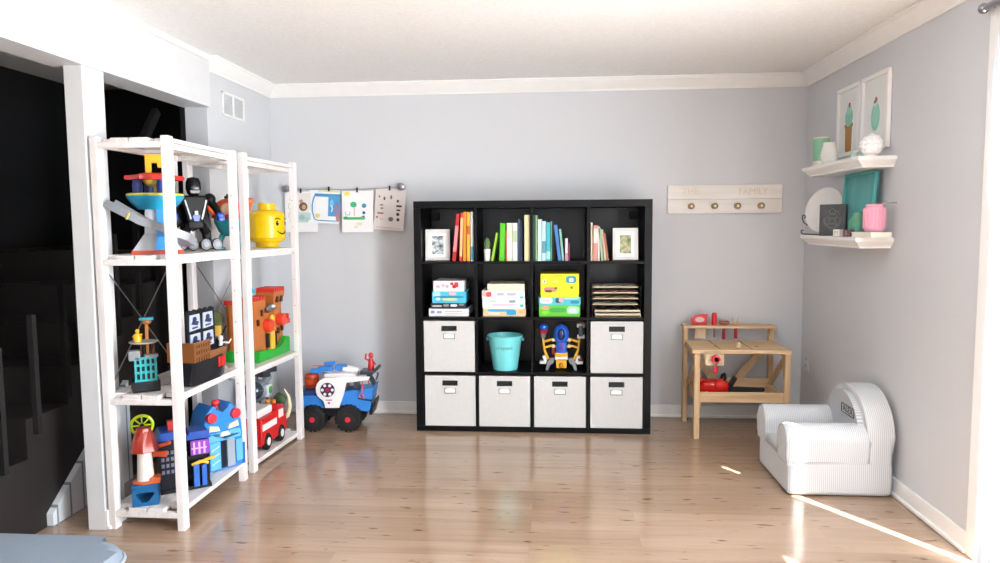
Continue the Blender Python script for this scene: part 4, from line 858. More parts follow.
B2 = L1[2]+.001
k = thing('toy_guard_post', 'teal barred toy guard post with a yellow figure on its grey platform', 'toy playset', (-.925, -1.88, B2), 35); k.scale = (.80,)*3
MB().box((0, 0, .03), (.14, .13, .06), bev=.006).build('dark_base', pl('#22262B'), k)
mb = MB(); cyn = pl('#2AA3AB')
for x in (-.05, -.025, 0, .025, .05): mb.bx(x-.005, x+.005, -.058, -.048, .06, .19)
for z in (.065, .11, .15, .188): mb.bx(-.056, .056, -.06, -.048, z-.006, z+.006)
for y in (-.02, .02): mb.bx(.046, .056, y-.005, y+.005, .06, .19)
for z in (.065, .11, .15, .188): mb.bx(.046, .056, -.056, .05, z-.006, z+.006)
mb.build('barred_cage', cyn, k)
MB().bx(-.045, .044, -.045, .05, .06, .186).build('inner_cell', pl('#17343A'), k)
MB().box((-.052, -.03, .205), (.058, .06, .055), bev=.006).box((.03, -.04, .198), (.07, .05, .016), bev=.004).build('grey_turret', pl('#84878D'), k)
MB().cyl((.0, .02, .186), (0, .02, .262), .012).bar((.03, .03, .19), (.05, .03, .26), .008, .008).build('mast', pl('#1d1f22'), k)
MB().lathe([(0, .262), (.060, .262), (.075, .268), (.075, .274), (0, .274)], c=(.0, .01, 0), seg=10).build('platform', pl('#A7AAA6'), k)
f = MB().lathe([(.020, .275), (.022, .30), (.017, .318), (.008, .322), (.008, .325)], c=(-.03, -.005, 0), seg=14).ell((-.03, -.005, .334), .0115, 12).cyl((-.018, -.018, .308), (-.010, -.03, .318), .005).cyl((-.043, .006, .31), (-.053, .012, .30), .005).build('yellow_figure', pl('#F2B420'), k)
k = thing('toy_catapult', 'brown toy catapult between the teal guard post and the pirate ship', 'toy playset', (-.985, -1.755, B2), 30); BRN = pl('#6B4025')
mb = MB().bx(-.035, .035, -.045, .045, 0, .018)
for s in (-1, 1): mb.bar((s*.028, -.04, .018), (s*.022, .01, .20), .012, .014).bar((s*.028, .045, .018), (s*.022, .01, .20), .012, .014)
mb.cyl((-.03, .01, .195), (.03, .01, .195), .007).build('frame', BRN, k)
MB().bar((0, -.05, .08), (0, .03, .275), .014, .012).ell((0, .035, .285), (.022, .022, .014), 14).build('throwing_arm', pl('#A9682E'), k)
MB().box((0, .03, .30), (.06, .03, .012)).build('blue_plate', pl('#2E93A8'), k)

k = thing('toy_pirate_ship', 'black toy pirate ship with four white printed sails and brown deck rail', 'toy ship', (-.775, -1.655, B2), -4); k.scale = (1.0, .88, 1.12)
# hull runs along y, bow towards +y
mb = MB(); secs = [(-.195, .050, .005, .13), (-.17, .062, 0, .12), (-.05, .068, 0, .098), (.07, .066, 0, .105), (.14, .048, .005, .125), (.185, .020, .02, .15), (.20, .006, .05, .16)]; rows = []
for y, hw, z0, z1 in secs:
    rows.append([mb.bm.verts.new(v) for v in ((-hw, y, z1), (-hw*1.02, y, (z0+z1)*.6), (-hw*.75, y, z0), (hw*.75, y, z0), (hw*1.02, y, (z0+z1)*.6), (hw, y, z1))])
for a, b in zip(rows, rows[1:]):
    for q in range(6): mb.bm.faces.new((a[q], a[(q+1) % 6], b[(q+1) % 6], b[q]))
mb.bm.faces.new(rows[0][::-1]); mb.bm.faces.new(rows[-1]); mb.build('hull', pl('#1B1C20'), k)
MB().prism([(-.19, .125), (-.06, .098), (.08, .104), (.15, .128), (.15, .12), (.08, .096), (-.06, .09), (-.19, .117)], -.06, .06, 'yz').build('deck', BRN, k)
mb = MB(); OR = pl('#84522A')
for y in [-.185+.022*q for q in range(7)]: mb.bx(.058, .068, y-.004, y+.004, .10, .175)
for z in (.125, .15, .175): mb.bx(.058, .068, -.19, -.045, z-.005, z+.005)
mb.bx(.056, .066, -.045, .11, .098, .128).bx(-.066, -.056, -.19, .11, .10, .13).bx(-.066, .068, -.198, -.19, .10, .18); mb.build('deck_rail', OR, k)
for y in (.035, .063, .091): MB().box((.0655-.12*max(0, y-.06), y, .072), (.014, .018, .042), rot=(0, .05, .1), bev=.004).build('gun_port', pl('#D8281F'), k)
for y in (-.075, .045): MB().cyl((0, y, .10), (0, y, .30), .009).build('mast', pl('#151518'), k)
top = [(-.145, .295)]; 
for q in range(11): top += [(-.14+.026*q, .298+.007*(q % 2))]
MB().prism([(-.14, .125), (.125, .125)]+top[::-1], -.004, .006, 'yz').build('black_sailcloth', pl('#17171B', .6), k)
for y in (-.075, .05):
    for z in (.17, .25):
        sm = MB().prism([(y-.048, z-.032), (y+.048, z-.028), (y+.044, z+.034), (y-.044, z+.034)], .0065, .011, 'yz').build('sail', pl('#B9C4E2', .5), k)
        mb = MB().prism([(y-.036, z-.004), (y+.02, z-.012), (y+.034, z+.003), (y-.02, z+.012)], .011, .013, 'yz').prism(oval(y-.004, z+.015, .019, .011, 12), .011, .0126, 'yz').prism([(y-.03, z-.024), (y+.024, z-.022), (y+.02, z-.016), (y-.028, z-.017)], .011, .0125, 'yz')
        mb.build('printed_emblem', pl('#2C3350', .5), sm)
MB().tube([(0, .19, .155), (0, .25, .20)], .005).build('bowsprit', pl('#151518'), k)
mb = MB().ell((.02, .15, .158), .014, 10).cyl((.02, .15, .12), (.02, .15, .15), .012, .008).tube([(.03, .155, .14), (.05, .175, .135), (.055, .19, .15)], .004); mb.build('bow_figure', pl('#D9D4CF'), k)

k = thing('toy_tree_fort', 'brown and olive toy tree fort behind the bow of the pirate ship', 'toy playset', (-.985, -1.115, L2[2]+.001), 30); mb = MB()
mb.tube([(0, 0, 0), (.006, .004, .09), (-.004, 0, .18), (.004, .002, .27)], [.045, .032, .03, .026], 14).box((0, 0, .012), (.10, .09, .024), bev=.008).build('trunk', pl('#5A4A30'), k)
MB().ell((0, 0, .27), (.052, .05, .04), 16).ell((.02, -.02, .21), (.035, .03, .05), 14).ell((-.02, -.015, .12), (.03, .03, .05), 14).build('olive_leaves', pl('#5C6033', .8), k)
MB().box((.012, -.045, .20), (.05, .02, .06), bev=.006).build('yellow_door', pl('#D8A930'), k)

# toy castle
k = thing('toy_castle', 'brown toy castle with red battlements on a bright green base', 'toy castle', (-.885, -.83, L2[2]+.001), -4); BR1 = pl('#BF7036'); GRN = pl('#25A838'); RDD = pl('#D2372A'); D = .125
mb = MB(); mb.prism([(-.185, 0), (.205, 0), (.205, .088), (.16, .10), (.10, .055), (.03, .045), (-.06, .05), (-.12, .062), (-.185, .06)], .10, .13, 'yz').bx(-.07, .10, -.185, .205, 0, .03); mb.bx(-.07, .10, -.19, -.16, .0, .065)
mb.build('green_base', GRN, k)
def battl(mb, x0, x1, y0, y1, z, n, h=.022):
    for q in range(n):
        y = y0+(y1-y0)*(q+.5)/n; mb.prism([(y-(y1-y0)/n*.42, z), (y+(y1-y0)/n*.42, z), (y+(y1-y0)/n*.26, z+h), (y-(y1-y0)/n*.26, z+h)], x0, x1, 'yz')
tw = MB().bx(.0, .095, -.175, -.04, .03, .335).box((.05, -.108, .32), (.105, .145, .05), bev=.004).build('gate_tower', BR1, k); mb = MB(); battl(mb, .0, .104, -.178, -.038, .345, 4); mb.build('tower_battlements', RDD, tw)
tw = MB().frus((.045, .135, .05), (.10, .11), (.09, .10), .25).frus((.045, .135, .30), (.09, .10), (.12, .15), .06).bx(-.01, .105, .065, .205, .36, .375).build('round_tower', BR1, k); mb = MB(); battl(mb, -.012, .106, .062, .208, .375, 6, .026); mb.build('tower_battlements', RDD, tw)
w_ = MB().bx(.03, .088, -.05, .09, .04, .26).bx(-.07, -.05, -.17, .19, .03, .33).bx(-.05, .0, -.18, -.16, .03, .33).build('curtain_wall', BR1, k)
MB().bx(-.075, .0, -.186, -.158, .325, .35).build('side_battlements', RDD, k)
MB().bx(.088, .112, .0, .05, .045, .15).build('drawbridge', pl('#EDC23C'), k)
mb = MB()
for y in (-.025, -.012, .068, .082): mb.box((.10, y, .10), (.016, .007, .085), bev=.003)
mb.build('portcullis_chains', pl('#2b2b2e'), k)
for y, z in ((-.03, .19), (.135, .205)): MB().cyl((.085, y, z), (.135, y, z), .037, seg=20, bev=.006).build('round_turret', pl('#E0452E'), k)
MB().box((.10, .205, .185), (.045, .07, .03), bev=.006).bx(.085, .115, .225, .238, .17, .23).build('side_cannon', pl('#E0452E'), k)
kn_ = MB().ell((.105, .03, .225), (.018, .02, .024), 14).cyl((.105, .03, .16), (.105, .03, .205), .019, .014).build('yellow_guard', pl('#E8B63A'), k)
MB().ell((.105, .015, .29), (.02, .05, .022), 14).box((.105, .05, .285), (.03, .04, .018), bev=.006).build('grey_catapult', pl('#6B6B70'), k); MB().ell((.118, .02, .298), (.012, .025, .01), 12).build('white_shield', pl('#E6E4E2'), k)
for y, z in ((-.13, .22), (-.08, .27), (.11, .33), (.165, .33), (.17, .15), (.12, .14)): MB().bx(.07, .1055 if z < .3 else .108, y-.009, y+.009, z-.018, z+.018).build('arrow_slit', pl('#4A2613'), k)
fl = MB().cyl((.05, -.12, .34), (.05, -.12, .43), .004, seg=8).build('flag_pole', pl('#3d3d40'), k); MB().prism([(-.12, .43), (-.075, .405), (-.045, .412), (-.05, .388), (-.08, .384), (-.12, .400)], .048, .052, 'yz').build('flag', pl('#35B6DE'), fl)

# bottom shelf of the near rack
C2 = L1[3]+.001
k = thing('toy_lighthouse', 'toy lighthouse with a brown red cone roof on a blue base', 'toy lighthouse', (-.925, -1.915, C2), 25); k.scale = (.80,)*3
mb = MB(); mb.bx(-.066, .066, -.058, .058, .0, .02).bx(-.066, -.045, -.058, .058, .02, .105).bx(.045, .066, -.058, .058, .02, .105).bx(-.066, .066, .03, .058, .02, .105).bx(-.066, .066, -.058, .058, .095, .118)
mb.prism([(-.045, .02), (-.02, .02), (-.045, .06)], -.058, -.045, 'xz').prism([(.045, .02), (.045, .06), (.01, .02)], -.058, -.045, 'xz').bx(-.045, .045, -.058, -.045, .075, .095); mb.build('blue_base', pl('#1E5F92'), k)
MB().lathe([(.06, .118), (.066, .122), (.066, .130), (.05, .134), (0, .134)], seg=12).bx(.03, .075, -.05, .02, .118, .15).build('orange_deck', pl('#CF6232'), k)
MB().lathe([(.044, .134), (.036, .30), (.038, .305), (0, .305)], seg=20).build('white_shaft', pl('#E4E0DA'), k)
MB().lathe([(0, .296), (.075, .298), (.076, .304), (.044, .405), (.040, .408), (.038, .425), (0, .428)], seg=8).build('cone_roof', pl('#9E3326'), k)
MB().bar((.03, .01, .30), (.115, .02, .318), .02, .016).ell((.12, .02, .32), (.016, .016, .012), 10).bar((.04, .01, .27), (.11, .03, .255), .02, .03).build('orange_arm', pl('#D4532A'), k)
k = thing('spinning_toy', 'lime green spoked spinning toy standing behind the lighthouse', 'toy wheel', (-1.005, -1.795, C2), 30); zc = .315
mb = MB().torus((0, 0, zc), .045, .007, 'y', 28)
for a in range(0, 180, 45): mb.bar((.045*math.cos(R(a)), 0, zc+.045*math.sin(R(a))), (-.045*math.cos(R(a)), 0, zc-.045*math.sin(R(a))), .006, .006)
mb.build('spoked_rim', pl('#C6E02C'), k); MB().cyl((0, .015, .0), (0, .015, zc), .007).box((0, .015, .006), (.06, .05, .012), bev=.003).cyl((0, .02, zc), (0, -.01, zc), .01).build('wheel_stand', pl('#26282C'), k)
k = thing('toy_hideout', 'dark toy hideout with blue roof, purple window and red chimney', 'toy playset', (-.862, -1.715, C2), 36); DK = pl('#1B1B22')
mb = MB().bx(-.105, .115, -.07, .075, 0, .016).bx(-.105, -.03, -.06, .07, .016, .25).bx(-.03, .115, .02, .07, .016, .22).bx(-.03, .11, -.06, .07, .14, .158).bx(.098, .11, -.055, .03, .016, .14); mb.build('dark_building', DK, k)
MB().prism([(-.115, .25), (.02, .25), (.0, .285), (-.095, .285)], -.07, .075, 'xz').prism([(.015, .225), (.125, .225), (.11, .262), (.03, .262)], -.03, .08, 'xz').build('blue_roof', pl('#234FA8'), k)
MB().bx(-.06, -.03, -.02, .015, .27, .325).build('red_chimney', pl('#B32A24'), k)
mb = MB().bx(.03, .105, -.055, -.046, .155, .225).bx(.105, .114, -.05, .03, .155, .225); pw = mb.build('purple_window', pl('#8A3CB0'), k)
mb = MB()
for x in (.045, .068, .09): mb.bx(x-.004, x+.004, -.058, -.055, .162, .218)
mb.bx(.034, .10, -.058, -.055, .186, .192); mb.build('window_bars', pl('#E0B5F0'), pw)
mb = MB()
for x in (-.09, -.07, -.05):
    for z in (.10, .13, .16, .19): mb.bx(x-.006, x+.006, -.064, -.06, z-.008, z+.008)
mb.build('grey_windows', pl('#6E7388'), k)
mb = MB().tube([(.03, -.075, .12), (.065, -.085, .135), (.10, -.08, .12)], .007).bar((.05, -.08, .125), (.13, -.09, .15), .014, .012); mb.build('yellow_arch', pl('#E2B72E'), k)
MB().bx(.036, .06, -.085, -.062, .016, .12).bx(.072, .092, -.085, -.062, .016, .115).build('blue_pillars', pl('#2A66C4'), k)
MB().ell((-.02, -.075, .045), (.016, .014, .022), 12).ell((-.02, -.078, .078), .012, 12).box((-.02, -.078, .018), (.03, .026, .03), bev=.006).build('grey_figure', pl('#8d8fa6'), k)
k = thing('toy_robot_station', 'bright blue toy station shaped like a robot head with red round lamps', 'toy station', (-.825, -1.445, C2), 57); BL = pl('#2F86DE'); LBL = pl('#62B4EE')
soft(MB().prism([(-.105, 0), (.105, 0), (.11, .17), (.10, .235), (.085, .30), (.05, .335), (.03, .325), (.0, .275), (-.03, .325), (-.05, .335), (-.085, .30), (-.10, .235), (-.11, .17)], -.06, .075, 'xz'), .010, 3).build('station_shell', BL, k)
for s in (-1, 1): MB().cyl((s*.066, -.05, .278), (s*.066, -.082, .278), .026, seg=24, bev=.006).build('red_lamp', pl('#D8313F'), k)
MB().ell((0, .0, .335), (.022, .02, .016), 14).cyl((0, 0, .27), (0, 0, .335), .012).build('top_lamp', pl('#D8313F'), k)
MB().prism([(-.09, .172), (.09, .172), (.085, .20), (.02, .20), (0, .16), (-.02, .20), (-.085, .20)], -.074, -.058, 'xz').prism([(-.088, .155), (.088, .155), (.094, .172), (-.094, .172)], -.072, -.058, 'xz').build('brow_ledge', LBL, k)
for s in (-1, 1): MB().prism([(s*.022, .205), (s*.082, .212), (s*.076, .24), (s*.03, .228)], -.071, -.058, 'xz').build('pale_eye', pl('#E9E6B4'), k)
MB().prism([(-.016, .20), (.016, .20), (.03, .178), (-.03, .178)], -.079, -.07, 'xz').build('nose', pl('#E5E2D8'), k)
MB().bx(-.078, -.022, -.068, -.058, .012, .15).build('front_panel', LBL, k); MB().bx(.062, .098, -.072, -.058, .03, .14).build('front_panel', LBL, k)
MB().bx(-.016, .012, -.064, -.058, .012, .15).build('dark_doorway', pl('#1C2430'), k); MB().bx(.014, .056, -.07, -.058, .012, .152).build('grey_door', pl('#9AA6B4'), k)
mb = MB()
for z in (.04, .075, .11): mb.bar((-.072, -.069, z), (-.028, -.069, z+.018), .004, .004)
mb.build('panel_lines', pl('#C8E2F4'), k)
for s, zz in ((-1, .13), (1, .11)): MB().bx(s*.106, s*.125, -.05, .06, 0, zz).build('side_wing', pl('#1E66BE'), k)

# bottom shelf of the far rack
E2 = L2[3]+.001
k = thing('toy_fire_truck', 'red toy fire truck with two white stripes on the bottom rack shelf', 'toy truck', (-.79, -.945, E2), -4); k.scale = (1, 1, 1.18); RD = pl('#CE2226')
# drives towards +y
mb = MB(); soft(mb.prism([(-.15, .035), (-.112, .035), (-.10, .055), (-.06, .055), (-.048, .035), (.055, .035), (.068, .062), (.112, .062), (.125, .035), (.165, .045), (.168, .10), (.145, .125), (.125, .185), (.05, .195), (.045, .165), (-.15, .165)], -.062, .062, 'yz'), .008, 3); mb.build('body', RD, k)
for s in (-1, 1):
    MB().bx(s*.062, s*.066, -.14, .03, .105, .135).bx(s*.062, s*.066, .06, .115, .125, .165).build('white_stripe', pl('#F1E9E9'), k)
    for y in (-.08, .09):
        wl = MB().cyl((s*.038, y, .043), (s*.068, y, .043), .042, seg=28, bev=.008).build('wheel', TYRE, k); MB().cyl((s*.06, y, .043), (s*.071, y, .043), .02, seg=20, bev=.003).build('hub', pl('#F0EEEC'), wl)
MB().bx(-.03, .03, .122, .14, .13, .17).build('windscreen', pl('#20242a', .1), k)
MB().bx(-.045, .045, -.15, .02, .166, .205, bev=.008).build('white_ladder_box', pl('#ECEAEA'), k); MB().cyl((-.02, .09, .195), (-.02, .09, .21), .012).cyl((.02, .09, .195), (.02, .09, .21), .012).build('beacon', pl('#E88A2A'), k)
k = thing('toy_helicopter', 'grey and white toy helicopter with dark rotor behind the fire truck', 'toy helicopter', (-.935, -.71, E2), -6); k.scale = (1.0, .9, 1.12)
MB().ell((0, 0, .235), (.075, .12, .062), 22).bar((0, .08, .25), (0, .19, .29), .035, .04, bev=.01).build('fuselage', pl('#8E96A2'), k); MB().ell((.02, -.07, .25), (.062, .06, .05), 18).build('canopy', pl('#39424d', .1), k)
mb = MB()
for s in (-1, 1): mb.cyl((s*.06, -.11, .012), (s*.06, .11, .012), .011).tube([(s*.06, -.06, .012), (s*.05, -.05, .19)], .009).tube([(s*.06, .06, .012), (s*.05, .05, .19)], .009)
mb.build('landing_skids', pl('#44484e'), k)
mb = MB().cyl((0, 0, .29), (0, 0, .335), .016); mb.bar((-.05, -.15, .338), (.05, .15, .338), .055, .03).bar((-.10, .05, .338), (.10, -.05, .338), .055, .03); mb.build('rotor', pl('#2E323B'), k)
MB().box((.066, .03, .235), (.03, .07, .07), bev=.01).build('white_side_pod', pl('#E6E7E9'), k); MB().cyl((.08, .03, .24), (.086, .03, .24), .02).build('green_badge', pl('#3FB24B'), k)
k = thing('toy_dinosaur', 'dark green toy dinosaur with a long cream horn beside the fire truck', 'toy dinosaur', (-.835, -.712, E2), 62); k.scale = (.92, .92, 1.1); DG = pl('#3E5638', .6)
bm_ = MB().tube([(0, .13, .05), (0, .085, .085), (0, .04, .11), (0, -.01, .13), (0, -.045, .175), (0, -.075, .205), (0, -.115, .195)], [.007, .02, .042, .046, .034, .036, .018], 14)
bm_.ell((0, .02, .115), (.046, .06, .05), 18).ell((0, -.085, .205), (.034, .045, .032), 16)
for s in (-1, 1): bm_.tube([(s*.028, .02, .10), (s*.042, .0, .06), (s*.04, .02, .02)], [.026, .02, .014], 10).ell((s*.04, .005, .010), (.018, .032, .010), 10).tube([(s*.03, -.03, .14), (s*.045, -.06, .115), (s*.04, -.08, .12)], [.012, .009, .006], 8)
bm_.build('dinosaur_body', DG, k)
MB().tube([(.03, -.05, .08), (.05, -.09, .105), (.052, -.115, .16), (.04, -.118, .215), (.02, -.10, .26)], [.014, .016, .014, .010, .003], 12).build('cream_horn', pl('#E9E3C2', .5), k)
mb = MB()
for y, z in ((-.03, .185), (.0, .175), (.03, .165), (.06, .14)): mb.cyl((0, y, z-.015), (0, y+.012, z+.024), .012, .002, 8)
mb.build('back_plates', pl('#C07A34'), k)

# ================================================================== the blue and white truck on the floor
k = thing('toy_rescue_truck', 'big blue and white toy rescue truck with fat black tyres on the floor', 'toy truck', (-.53, -.36, 0), 4); o = (-.53, -.36, 0); BLT = pl('#3586DA'); NAV = pl('#23407C'); WHT = pl('#F2F2F4')
for nm, x in (('front', -.443), ('rear', -.672)):
    for s in (-1, 1):
        y = -.36+s*.088
        wl = MB(o); wl.cyl((x, y-.032, .087), (x, y+.032, .087), .083, seg=40, bev=.014)
        for q in range(18):
            a = 2*PI*q/18; wl.box((x+.081*math.cos(a), y, .087+.081*math.sin(a)), (.012, .062, .014), rot=(0, -a, 0))
        wl = wl.build('wheel', TYRE, k); MB(o).cyl((x, y-.038, .082), (x, y+.038, .082), .045, seg=24).build('rim', pl('#2c2c30'), wl); MB(o).cyl((x, y-.043, .082), (x, y+.043, .082), .018, seg=18, bev=.003).build('red_hub', pl('#D9303E'), wl)
MB(o).cyl((-.443, -.45, .082), (-.443, -.27, .082), .012).cyl((-.672, -.45, .082), (-.672, -.27, .082), .012).bx(-.76, -.38, -.41, -.31, .085, .13).build('chassis', pl('#2A2C31'), k)
soft(MB(o).prism([(-.52, .17), (-.345, .135), (-.315, .115), (-.305, .15), (-.276, .292), (-.30, .282), (-.36, .268), (-.42, .255), (-.52, .255)], -.445, -.275, 'xz'), .008, 3).build('front_hopper', BLT, k)
MB(o).prism([(-.315, .10), (-.295, .10), (-.272, .18), (-.278, .20), (-.295, .14), (-.32, .115)], -.43, -.29, 'xz').build('bumper', pl('#202226'), k)
soft(MB(o).prism([(-.79, .15), (-.60, .15), (-.60, .235), (-.79, .225)], -.445, -.275, 'xz'), .008, 3).build('rear_body', BLT, k)
MB(o).bx(-.785, -.60, -.44, -.28, .225, .262, bev=.008).build('rear_bed', NAV, k)
for s in (-1, 1):
    y = -.36+s*.095
    b = soft(MB(o).prism([(-.592, .155), (-.50, .155), (-.468, .25), (-.455, .325), (-.31, .332), (-.298, .358), (-.47, .362), (-.54, .352), (-.58, .353)]+[(-.572+.078*math.cos(R(a)), .275+.078*math.sin(R(a))) for a in range(110, 255, 12)], min(y, y+s*.016), max(y, y+s*.016), 'xz'), .005, 3).build('white_side_panel', WHT, k)
    MB(o).cyl((-.572, y+s*.012, .275), (-.572, y+s*.0205, .275), .046, seg=30).build('dark_ring', pl('#3B2A4A'), b)
    mb = MB(o)
    for q in range(6): a = 2*PI*q/6; mb.cyl((-.572+.032*math.cos(a), y+s*.018, .275+.032*math.sin(a)), (-.572+.032*math.cos(a), y+s*.0225, .275+.032*math.sin(a)), .010, seg=12)
    mb.build('ring_ports', WHT, b); MB(o).cyl((-.572, y+s*.016, .275), (-.572, y+s*.024, .275), .014, seg=16).build('ring_hub', pl('#C62A3F'), b)
    MB(o).bx(-.585, -.545, y+s*.0155, y+s*.018, .205, .211).bx(-.572, -.558, y+s*.0155, y+s*.018, .183, .196).build('printed_marks', pl('#B5606E'), b)
    MB(o).tube([(-.345, y+s*.01, .33), (-.352, y+s*.014, .26), (-.372, y+s*.014, .225), (-.335, y+s*.014, .215), (-.352, y+s*.014, .255)], .004, 8).build('tow_hook', pl('#E35A5A'), k)
    MB(o).box((-.338, -.36+s*.0865, .205), (.09, .004, .012), rot=(0, .18, 0)).build('hopper_stripe', pl('#1B3F7A'), k)
MB(o).bx(-.565, -.47, -.44, -.28, .25, .345, bev=.01).build('cab', pl('#3A3D45'), k); MB(o).bx(-.60, -.40, -.435, -.285, .345, .372, bev=.006).build('cab_roof', WHT, k)
gn = MB(o).box((-.60, -.40, .40), (.10, .05, .032), rot=(0, -.05, 0), bev=.008).box((-.655, -.40, .385), (.08, .045, .03), bev=.008).box((-.575, -.38, .432), (.075, .03, .022), rot=(0, -.1, 0), bev=.005).box((-.51, -.36, .402), (.07, .06, .035), bev=.01).build('blue_cannon', BLT, k)
for a_ in (((-.49, -.385, .392), (-.385, -.385, .385), .015), ((-.47, -.345, .398), (-.40, -.345, .378), .015), ((-.60, -.36, .36), (-.60, -.36, .40), .02)): MB(o).cyl(*a_, seg=14, bev=.003).build('white_barrel', WHT, gn)
MB(o).cyl((-.68, -.41, .418), (-.60, -.405, .426), .0035, seg=8).build('red_tube', pl('#D8766A'), gn)
MB(o).bx(-.375, -.285, -.42, -.30, .360, .384, bev=.008).bar((-.29, -.36, .372), (-.255, -.36, .405), .10, .02, bev=.005).bar((-.33, -.36, .36), (-.29, -.36, .29), .05, .02).build('crow_nest', pl('#3A3E48'), k)
rf = MB(o).ell((-.31, -.36, .478), (.017, .017, .019), 16).lathe([(.019, .385), (.021, .41), (.016, .445), (.009, .46)], c=(-.31, -.36, 0), seg=16).tube([(-.325, -.36, .445), (-.345, -.365, .455), (-.338, -.37, .49)], .006, 8).tube([(-.295, -.36, .44), (-.28, -.36, .415)], .006, 8).build('red_figure', pl('#C7262E'), k)
MB(o).tube([(-.29, -.30, .30), (-.275, -.30, .345), (-.27, -.36, .36)], .006, 8).bx(-.42, -.39, -.40, -.32, .25, .32, bev=.004).build('grey_pipes', pl('#565B63'), k)
k = thing('toy_barrel', 'orange red toy barrel standing in the blue truck bed', 'toy barrel', (-.705, -.36, .263)); 
MB().lathe([(.040, 0), (.045, .004), (.047, .035), (.046, .075), (.043, .088), (.040, .088), (.040, .080), (0, .080)], seg=30).build('barrel_body', pl('#DA5324'), k)
for z in (.02, .066): MB().torus((0, 0, z), .0465, .003, 'z', 30).build('hoop', pl('#A83B18'), k)

# ================================================================== blue and yellow robot in the bookcase
k = thing('toy_crab_robot', 'blue and yellow toy robot with grey claws and jointed yellow arms', 'toy robot', (.933, -.29, cz(2)+.001)); YL = pl('#E6AC2A')
hb = MB().ell((0, -.005, .225), (.052, .045, .068), 22).box((0, 0, .15), (.07, .06, .11), bev=.02, seg=3).build('blue_body', pl('#2A63CE'), k)
MB().ell((0, -.043, .230), (.024, .014, .038), 18).build('dark_canopy', pl('#14205C', .08), hb); MB().box((0, -.034, .15), (.03, .01, .05), bev=.004).build('purple_panel', pl('#5A3FA8'), hb)
MB().box((0, 0, .085), (.085, .06, .05), bev=.008).bx(-.035, .035, -.03, .03, .008, .062, bev=.006).build('yellow_hips', YL, k); MB().cyl((-.04, -.036, .075), (.04, -.036, .075), .011, seg=14).build('white_roller', pl('#EFEDE6'), k)
MB().ell((0, -.034, .03), (.014, .01, .014), 12).build('orange_button', pl('#C87A1C'), k)
for s in (-1, 1):
    am = MB().tube([(s*.035, -.01, .185), (s*.065, -.012, .192), (s*.11, -.012, .178)], .0075, 10).tube([(s*.035, -.01, .145), (s*.065, -.012, .152), (s*.108, -.012, .140)], .0075, 10).bar((s*.118, -.012, .205), (s*.108, -.012, .12), .012, .016, bev=.003).bar((s*.108, -.012, .122), (s*.082, -.012, .062), .012, .016, bev=.003).build('yellow_arm', YL, k)
    MB().ell((s*.052, -.014, .190), (.013, .013, .012), 12).ell((s*.052, -.014, .150), (.013, .013, .012), 12).build('cream_joint', pl('#EBDDAE'), am)
    MB().prism([(s*.045, .075), (s*.07, .078), (s*.09, .05), (s*.10, .0), (s*.085, .0), (s*.07, .035), (s*.05, .05)], -.055, -.025, 'xz').cyl((s*.066, -.06, .055), (s*.066, -.02, .055), .015, seg=16).build('grey_claw', pl('#7E858C'), k)
    MB().box((s*.118, -.012, .045), (.045, .05, .02), bev=.006).box((s*.105, -.012, .066), (.02, .04, .05), rot=(0, s*.4, 0), bev=.005).build('white_foot', pl('#E8E8EA'), k)
lh = MB().ell((-.115, -.01, .272), (.032, .03, .026), 18).build('blue_pod', pl('#2455C2'), k); MB().lathe([(.014, .225), (.03, .245), (.034, .258), (0, .262)], c=(-.118, -.01, 0), seg=18).build('red_cup', pl('#B5283A'), lh); MB().cyl((-.118, -.01, .20), (-.118, -.01, .232), .012, .02, seg=14).build('grey_neck', pl('#7b858a'), lh); MB().ell((-.108, -.036, .278), (.009, .008, .008), 10).build('cyan_lamp', pl('#7FD0EE'), lh)
rh = MB().cyl((.10, -.01, .285), (.152, -.01, .285), .015, seg=18, bev=.003).cyl((.103, -.01, .212), (.150, -.01, .212), .013, seg=18, bev=.003).build('white_roller_pair', pl('#E6E3E4'), k); MB().bx(.112, .138, -.028, .008, .215, .285, bev=.004).build('teal_grey_post', pl('#3E5A62'), rh); MB().bx(.108, .145, -.014, .0, .296, .304).build('red_cap', pl('#B8434A'), rh)
MB().box((.12, -.02, .068), (.03, .03, .02), bev=.006).box((-.05, .015, .115), (.02, .02, .05), bev=.004).build('red_details', pl('#A83442'), k)

# ================================================================== upholstered footstool at the lower edge of the view
k = thing('ottoman', 'pale blue grey upholstered ottoman nearest the camera', 'ottoman', (-.70, -3.19, 0)); 
def rr(hx, hy, r, n=6): return [(sx*(hx-r)+r*math.cos(a0+PI/2*q/n), sy*(hy-r)+r*math.sin(a0+PI/2*q/n)) for sx, sy, a0 in ((1, 1, 0), (-1, 1, PI/2), (-1, -1, PI), (1, -1, 3*PI/2)) for q in range(n+1)]
soft(MB().prism(rr(.335, .305, .10), .05, .395, 'xy'), .045, 6).build('upholstery', OTTO, k, smooth=60)
mb = MB().tube([(x, y, .353) for x, y in rr(.337, .307, .10)], .006, 8, closed=True).tube([(x, y, .06) for x, y in rr(.335, .305, .10)], .005, 8, closed=True).build('piping', mat('ottoman_piping', '#8E9AA8', .9), k)
for sx in (-1, 1):
    for sy in (-1, 1): MB().cyl((sx*.24, sy*.21, 0), (sx*.24, sy*.21, .06), .018, .024).build('foot', mat('dark_wood_foot', '#2c2019', .5), k)

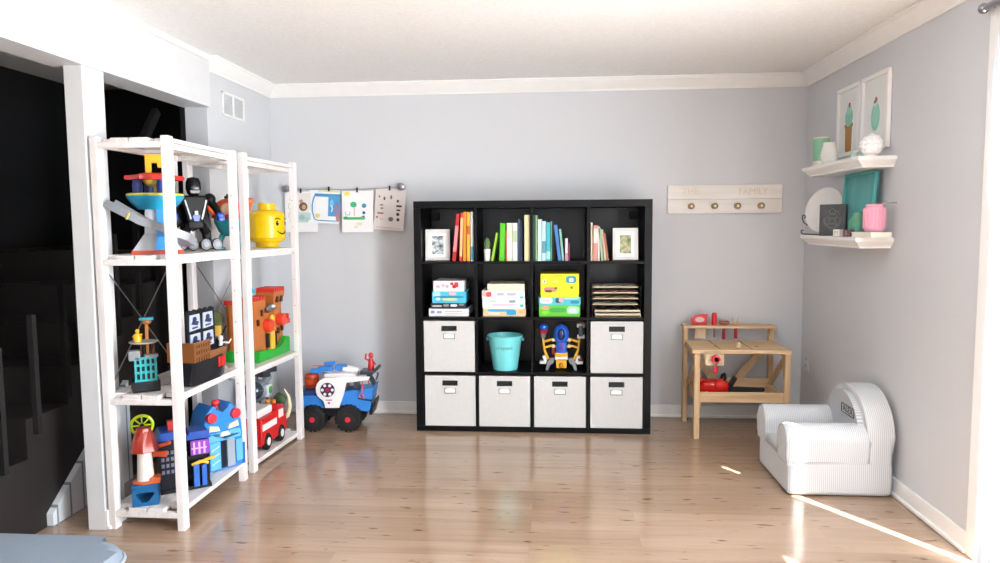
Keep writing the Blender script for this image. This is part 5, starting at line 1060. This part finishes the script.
# ================================================================== daylight, camera, view
def area(name, loc, rot, sx, sy, power, col):
    l = bpy.data.lights.new(name, 'AREA'); l.shape = 'RECTANGLE'; l.size = sx; l.size_y = sy; l.energy = power; l.color = col
    o_ = bpy.data.objects.new(name, l); C.objects.link(o_); o_.location = loc; o_.rotation_euler = rot; return o_
area('door_daylight', (XR+.20, (DY0+DY1)/2-.05, 1.03), (0, PI/2, 0), 2.0, 2.2, P_DOOR, (.92, .965, 1.0))
area('window_daylight', ((WY0+WY1)/2, YF-.2, 1.3), (-PI/2, 0, 0), 2.1, 1.5, P_WIN, (.92, .965, 1.0))
sl_ = bpy.data.lights.new('sun', 'SUN'); sl_.energy = P_SUN; sl_.angle = R(.6); sl_.color = (1, .95, .87)
so = bpy.data.objects.new('sun', sl_); C.objects.link(so)
el = R(53); hd_ = Vector((-.56, .83, 0)).normalized()*math.cos(el); so.rotation_euler = Vector((hd_.x, hd_.y, -math.sin(el))).to_track_quat('-Z', 'Y').to_euler()
so.location = (5, -4, 5)
W = bpy.data.worlds.new('sky'); S.world = W; W.use_nodes = True; bg = W.node_tree.nodes['Background']
bg.inputs['Color'].default_value = (.80, .89, 1, 1); bg.inputs['Strength'].default_value = 1.0
gm_ = MB().bx(XR+.13, 14, -14, 6, -.25, -.2); struct(gm_, 'ground_outside', mat('patio_paving', '#C9C4BA', .9), 'pale paving outside the sliding door', cat='ground')
cam = bpy.data.cameras.new('camera'); co = bpy.data.objects.new('camera', cam); C.objects.link(co); S.camera = co
ya, pi_, ro_ = .0781, .0812, .0072
Rz = Matrix(((math.cos(ya), -math.sin(ya), 0), (math.sin(ya), math.cos(ya), 0), (0, 0, 1)))
Rx = Matrix(((1, 0, 0), (0, math.cos(pi_), math.sin(pi_)), (0, -math.sin(pi_), math.cos(pi_))))
Ry = Matrix(((math.cos(ro_), 0, math.sin(ro_)), (0, 1, 0), (-math.sin(ro_), 0, math.cos(ro_))))
Q = Rz @ Rx @ Ry; r_, f_, u_ = Q.col[0], Q.col[1], Q.col[2]
M4 = Matrix((r_, u_, -f_)).transposed().to_4x4(); M4.translation = (.8966, -4.8754, 1.3315); co.matrix_world = M4
cam.sensor_width = 36; cam.lens = 712.1*36/1000; cam.clip_start = .05
S.cycles.use_denoising = True; S.cycles.max_bounces = 10; S.cycles.diffuse_bounces = 5; S.cycles.caustics_reflective = False; S.cycles.sample_clamp_indirect = 6
vs_ = S.view_settings; vs_.view_transform = 'Standard'; vs_.look = 'None'; vs_.gamma = 1; vs_.use_curve_mapping = False; vs_.exposure = EXPO
